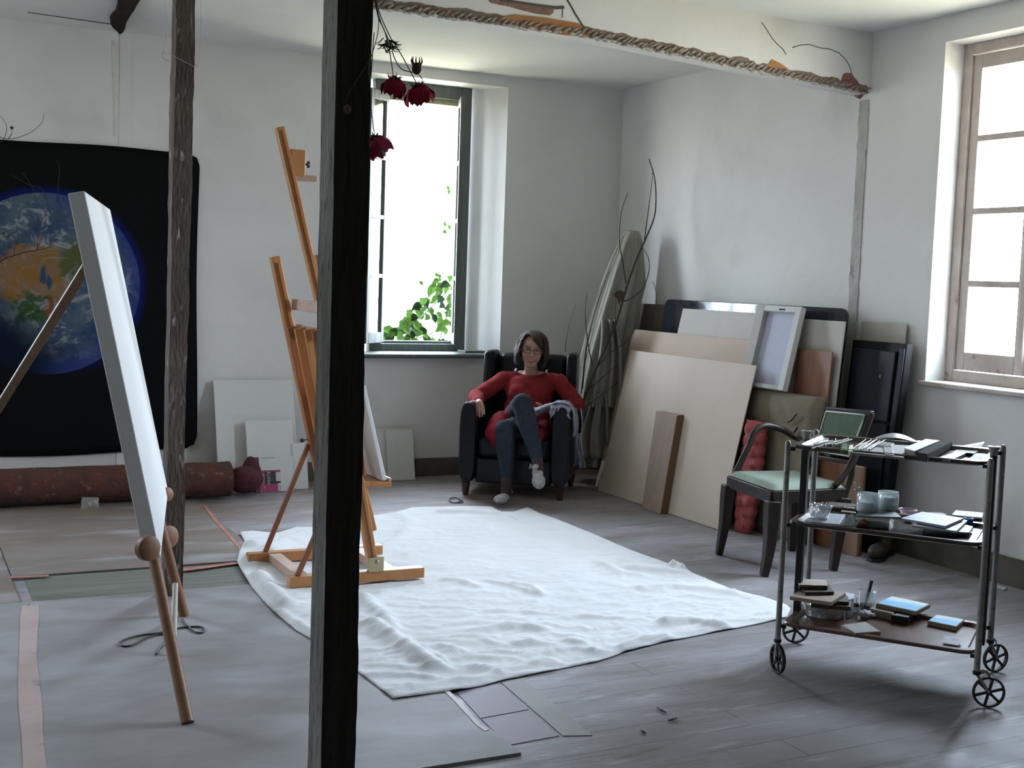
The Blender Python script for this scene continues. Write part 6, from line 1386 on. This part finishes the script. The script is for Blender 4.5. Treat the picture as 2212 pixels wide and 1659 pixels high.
MB().lathe([(.028, 0), (.029, .006), (.035, .088), (.034, .0885), (.0275, .006), (.001, .005)], c, 30).build('glass', GM('tumbler_glass', haze=.06, gl=.10), tg, auto=50)
MB().lathe([(.027, .007), (.0295, .030), (.001, .031)], c, 24).build('brown_water', GM('brown_water', tint=(.6, .5, .42), haze=.35, hc=(.10, .075, .06), gl=.08), tg, auto=40)
mk = thing('marker_pen', c+V((0, 0, .01)), 'black marker pen leaning in the glass tumbler', 'marker'); a = c+V((-.012, 0, .012)); b_ = ay(1883, 1254, c.y+.0); MB().tube([a, a.lerp(b_, .6)], .0055, 10).build('barrel', m_cord, mk, auto=50); MB().tube([a.lerp(b_, .6), b_], .0068, 10).build('cap', m_cord, mk, auto=50)
p = az(1848, 1322, SB); c2 = V((p.x, p.y, SB+.0006)); sb_ = thing('small_bottle', c2, 'slim clear bottle with a dark band left of the tumbler', 'bottle'); MB().lathe([(.010, 0), (.011, .004), (.011, .030), (.006, .040), (.005, .060), (.001, .061)], c2, 16).build('bottle_glass', m_clearw, sb_, auto=50); MB().lathe([(.0115, .022), (.012, .026), (.012, .032), (.0105, .036)], c2, 16).build('band', m_boot, sb_, auto=40)
p = az(1868, 1334, SB); mb = MB(); rnd = random.Random(3)
for k in range(16): 
    a = rnd.uniform(0, 6.28); r_ = rnd.uniform(.0, .030); mb.ell(V((p.x+r_*cos(a)*1.2, p.y+r_*sin(a)*.8, SB+.012+rnd.uniform(0, .012))), (rnd.uniform(.008, .016), rnd.uniform(.008, .014), rnd.uniform(.005, .010)), Matrix.Rotation(a, 3, 'Z') @ Matrix.Rotation(.5, 3, 'X'), 10, 7)
tr_ = thing('crumpled_tissue', (p.x, p.y, SB), 'crumpled white tissue in front of the tumbler', 'tissue'); blob(mb, 'tissue_paper', PM('white_tissue', (.66, .67, .69), rough=.95, bump=.6, bsc=120), tr_, voxel=.003, smooth=1, disp=lambda p, n: p+n*.004*fbm((p.x*90, p.y*90, p.z*90), 1.2, 3))
def beach(name, p_near, p_far, seed):
    """painted panel: sand edge, white surf, blue sea in bands running across"""
    m, n, out = nodes(name); L_ = n.links; b = n.nodes.new('ShaderNodeBsdfPrincipled'); b.inputs['Roughness'].default_value = .6; L_.new(b.outputs[0], out.inputs[0])
    t = n.nodes.new('ShaderNodeTexCoord'); d = (p_far-p_near); d.z = 0; ln = d.length; d = d/ln
    vm = n.nodes.new('ShaderNodeVectorMath'); vm.operation = 'DOT_PRODUCT'; vm.inputs[1].default_value = d/ln; L_.new(t.outputs['Object'], vm.inputs[0])
    nz = n.nodes.new('ShaderNodeTexNoise'); nz.inputs['Scale'].default_value = 70; L_.new(t.outputs['Object'], nz.inputs[0])
    ad = n.nodes.new('ShaderNodeMath'); ad.operation = 'MULTIPLY_ADD'; ad.inputs[1].default_value = .16; L_.new(nz.outputs[0], ad.inputs[0]); L_.new(vm.outputs['Value'], ad.inputs[2])
    r = n.nodes.new('ShaderNodeValToRGB'); L_.new(ad.outputs[0], r.inputs[0]); L_.new(r.outputs[0], b.inputs[0]); e = r.color_ramp.elements
    e[0].position = 0; e[0].color = (.10, .38, .62, 1); e[1].position = 1; e[1].color = (.42, .40, .33, 1)
    for p_, c_ in ((.08, (.13, .42, .66)), (.28, (.30, .56, .72)), (.42, (.52, .60, .62)), (.6, (.50, .48, .42))): q = e.new(p_); q.color = c_+(1,)
    return m
def small_canvas(pts, z0, z1, lab, paint=None, dark=None):
    q = [az(x, y, z1) for x, y in pts]; cc = sum(q, V((0, 0, 0)))/4; r_ = thing('small_canvas', (cc.x, cc.y, z0), lab, 'canvas', 'small painted canvases on the bottom tray')
    MB().prism([V((p.x, p.y, z0)) for p in q], (0, 0, z1-z0)).build('canvas_body', dark or m_mdfd, r_, bevel=.0015)
    if paint:
        k = [cc+(p-cc)*.93 for p in q]; mb = MB().prism(k, (0, 0, .0008)); mt = paint
        if paint == 'beach': mt = beach('painted_beach', (k[0]+k[3])/2*1.0-cc, (k[1]+k[2])/2-cc, 1)
        o = mb.build('painted_face', mt, r_)
m_rimb = PM('raw_canvas_edge', (.30, .26, .19), (.25, .21, .15), sc=9, rough=.8)
small_canvas([(1878, 1314), (1892, 1304), (1955, 1314), (1934, 1327)], SB+E, SB+.030, 'pale-edged small canvas underneath the larger beach painting', dark=m_rimb)
tag(quad_item([(1925, 1328), (1940, 1316), (1975, 1322), (1962, 1334)], SB+E, SB+.030, m_dk, 'dark_block'), 'dark block propping up the larger beach painting', 'block')
small_canvas([(1892, 1303), (1925, 1287), (2010, 1305), (1979, 1321)], SB+.0312, SB+.047, 'larger small canvas painted with a blue beach on the bottom tray', 'beach', dark=m_rimb)
small_canvas([(2004, 1341), (2023, 1327), (2084, 1338), (2066, 1354)], SB+E, SB+.018, 'smaller canvas painted with a blue beach at the right of the bottom tray', 'beach', dark=m_rimb)
small_canvas([(1816, 1350), (1870, 1343), (1903, 1364), (1847, 1368)], SB+E, SB+.018, 'small canvas with a grey face at the front of the bottom tray', PM('grey_painted_face', (.30, .29, .26), (.24, .23, .21), sc=30, rough=.7), dark=m_rimb)
cd_ = thing('picture_card', az(2055, 1383, SB), 'pale lilac card with a grey oval at the front right of the bottom tray', 'card'); quad_item([(2033, 1388), (2041, 1373), (2078, 1379), (2070, 1394)], ZB_+.0096, ZB_+.0104, PM('lilac_paper', (.48, .47, .56), rough=.7), 'card_face', cd_, bev=0)
p = az(2064, 1381, ZB_+.0106); MB().lathe([(.016, 0), (.001, .0003)], V((p.x, p.y, ZB_+.0106)), 20).build('oval', m_grt, cd_)
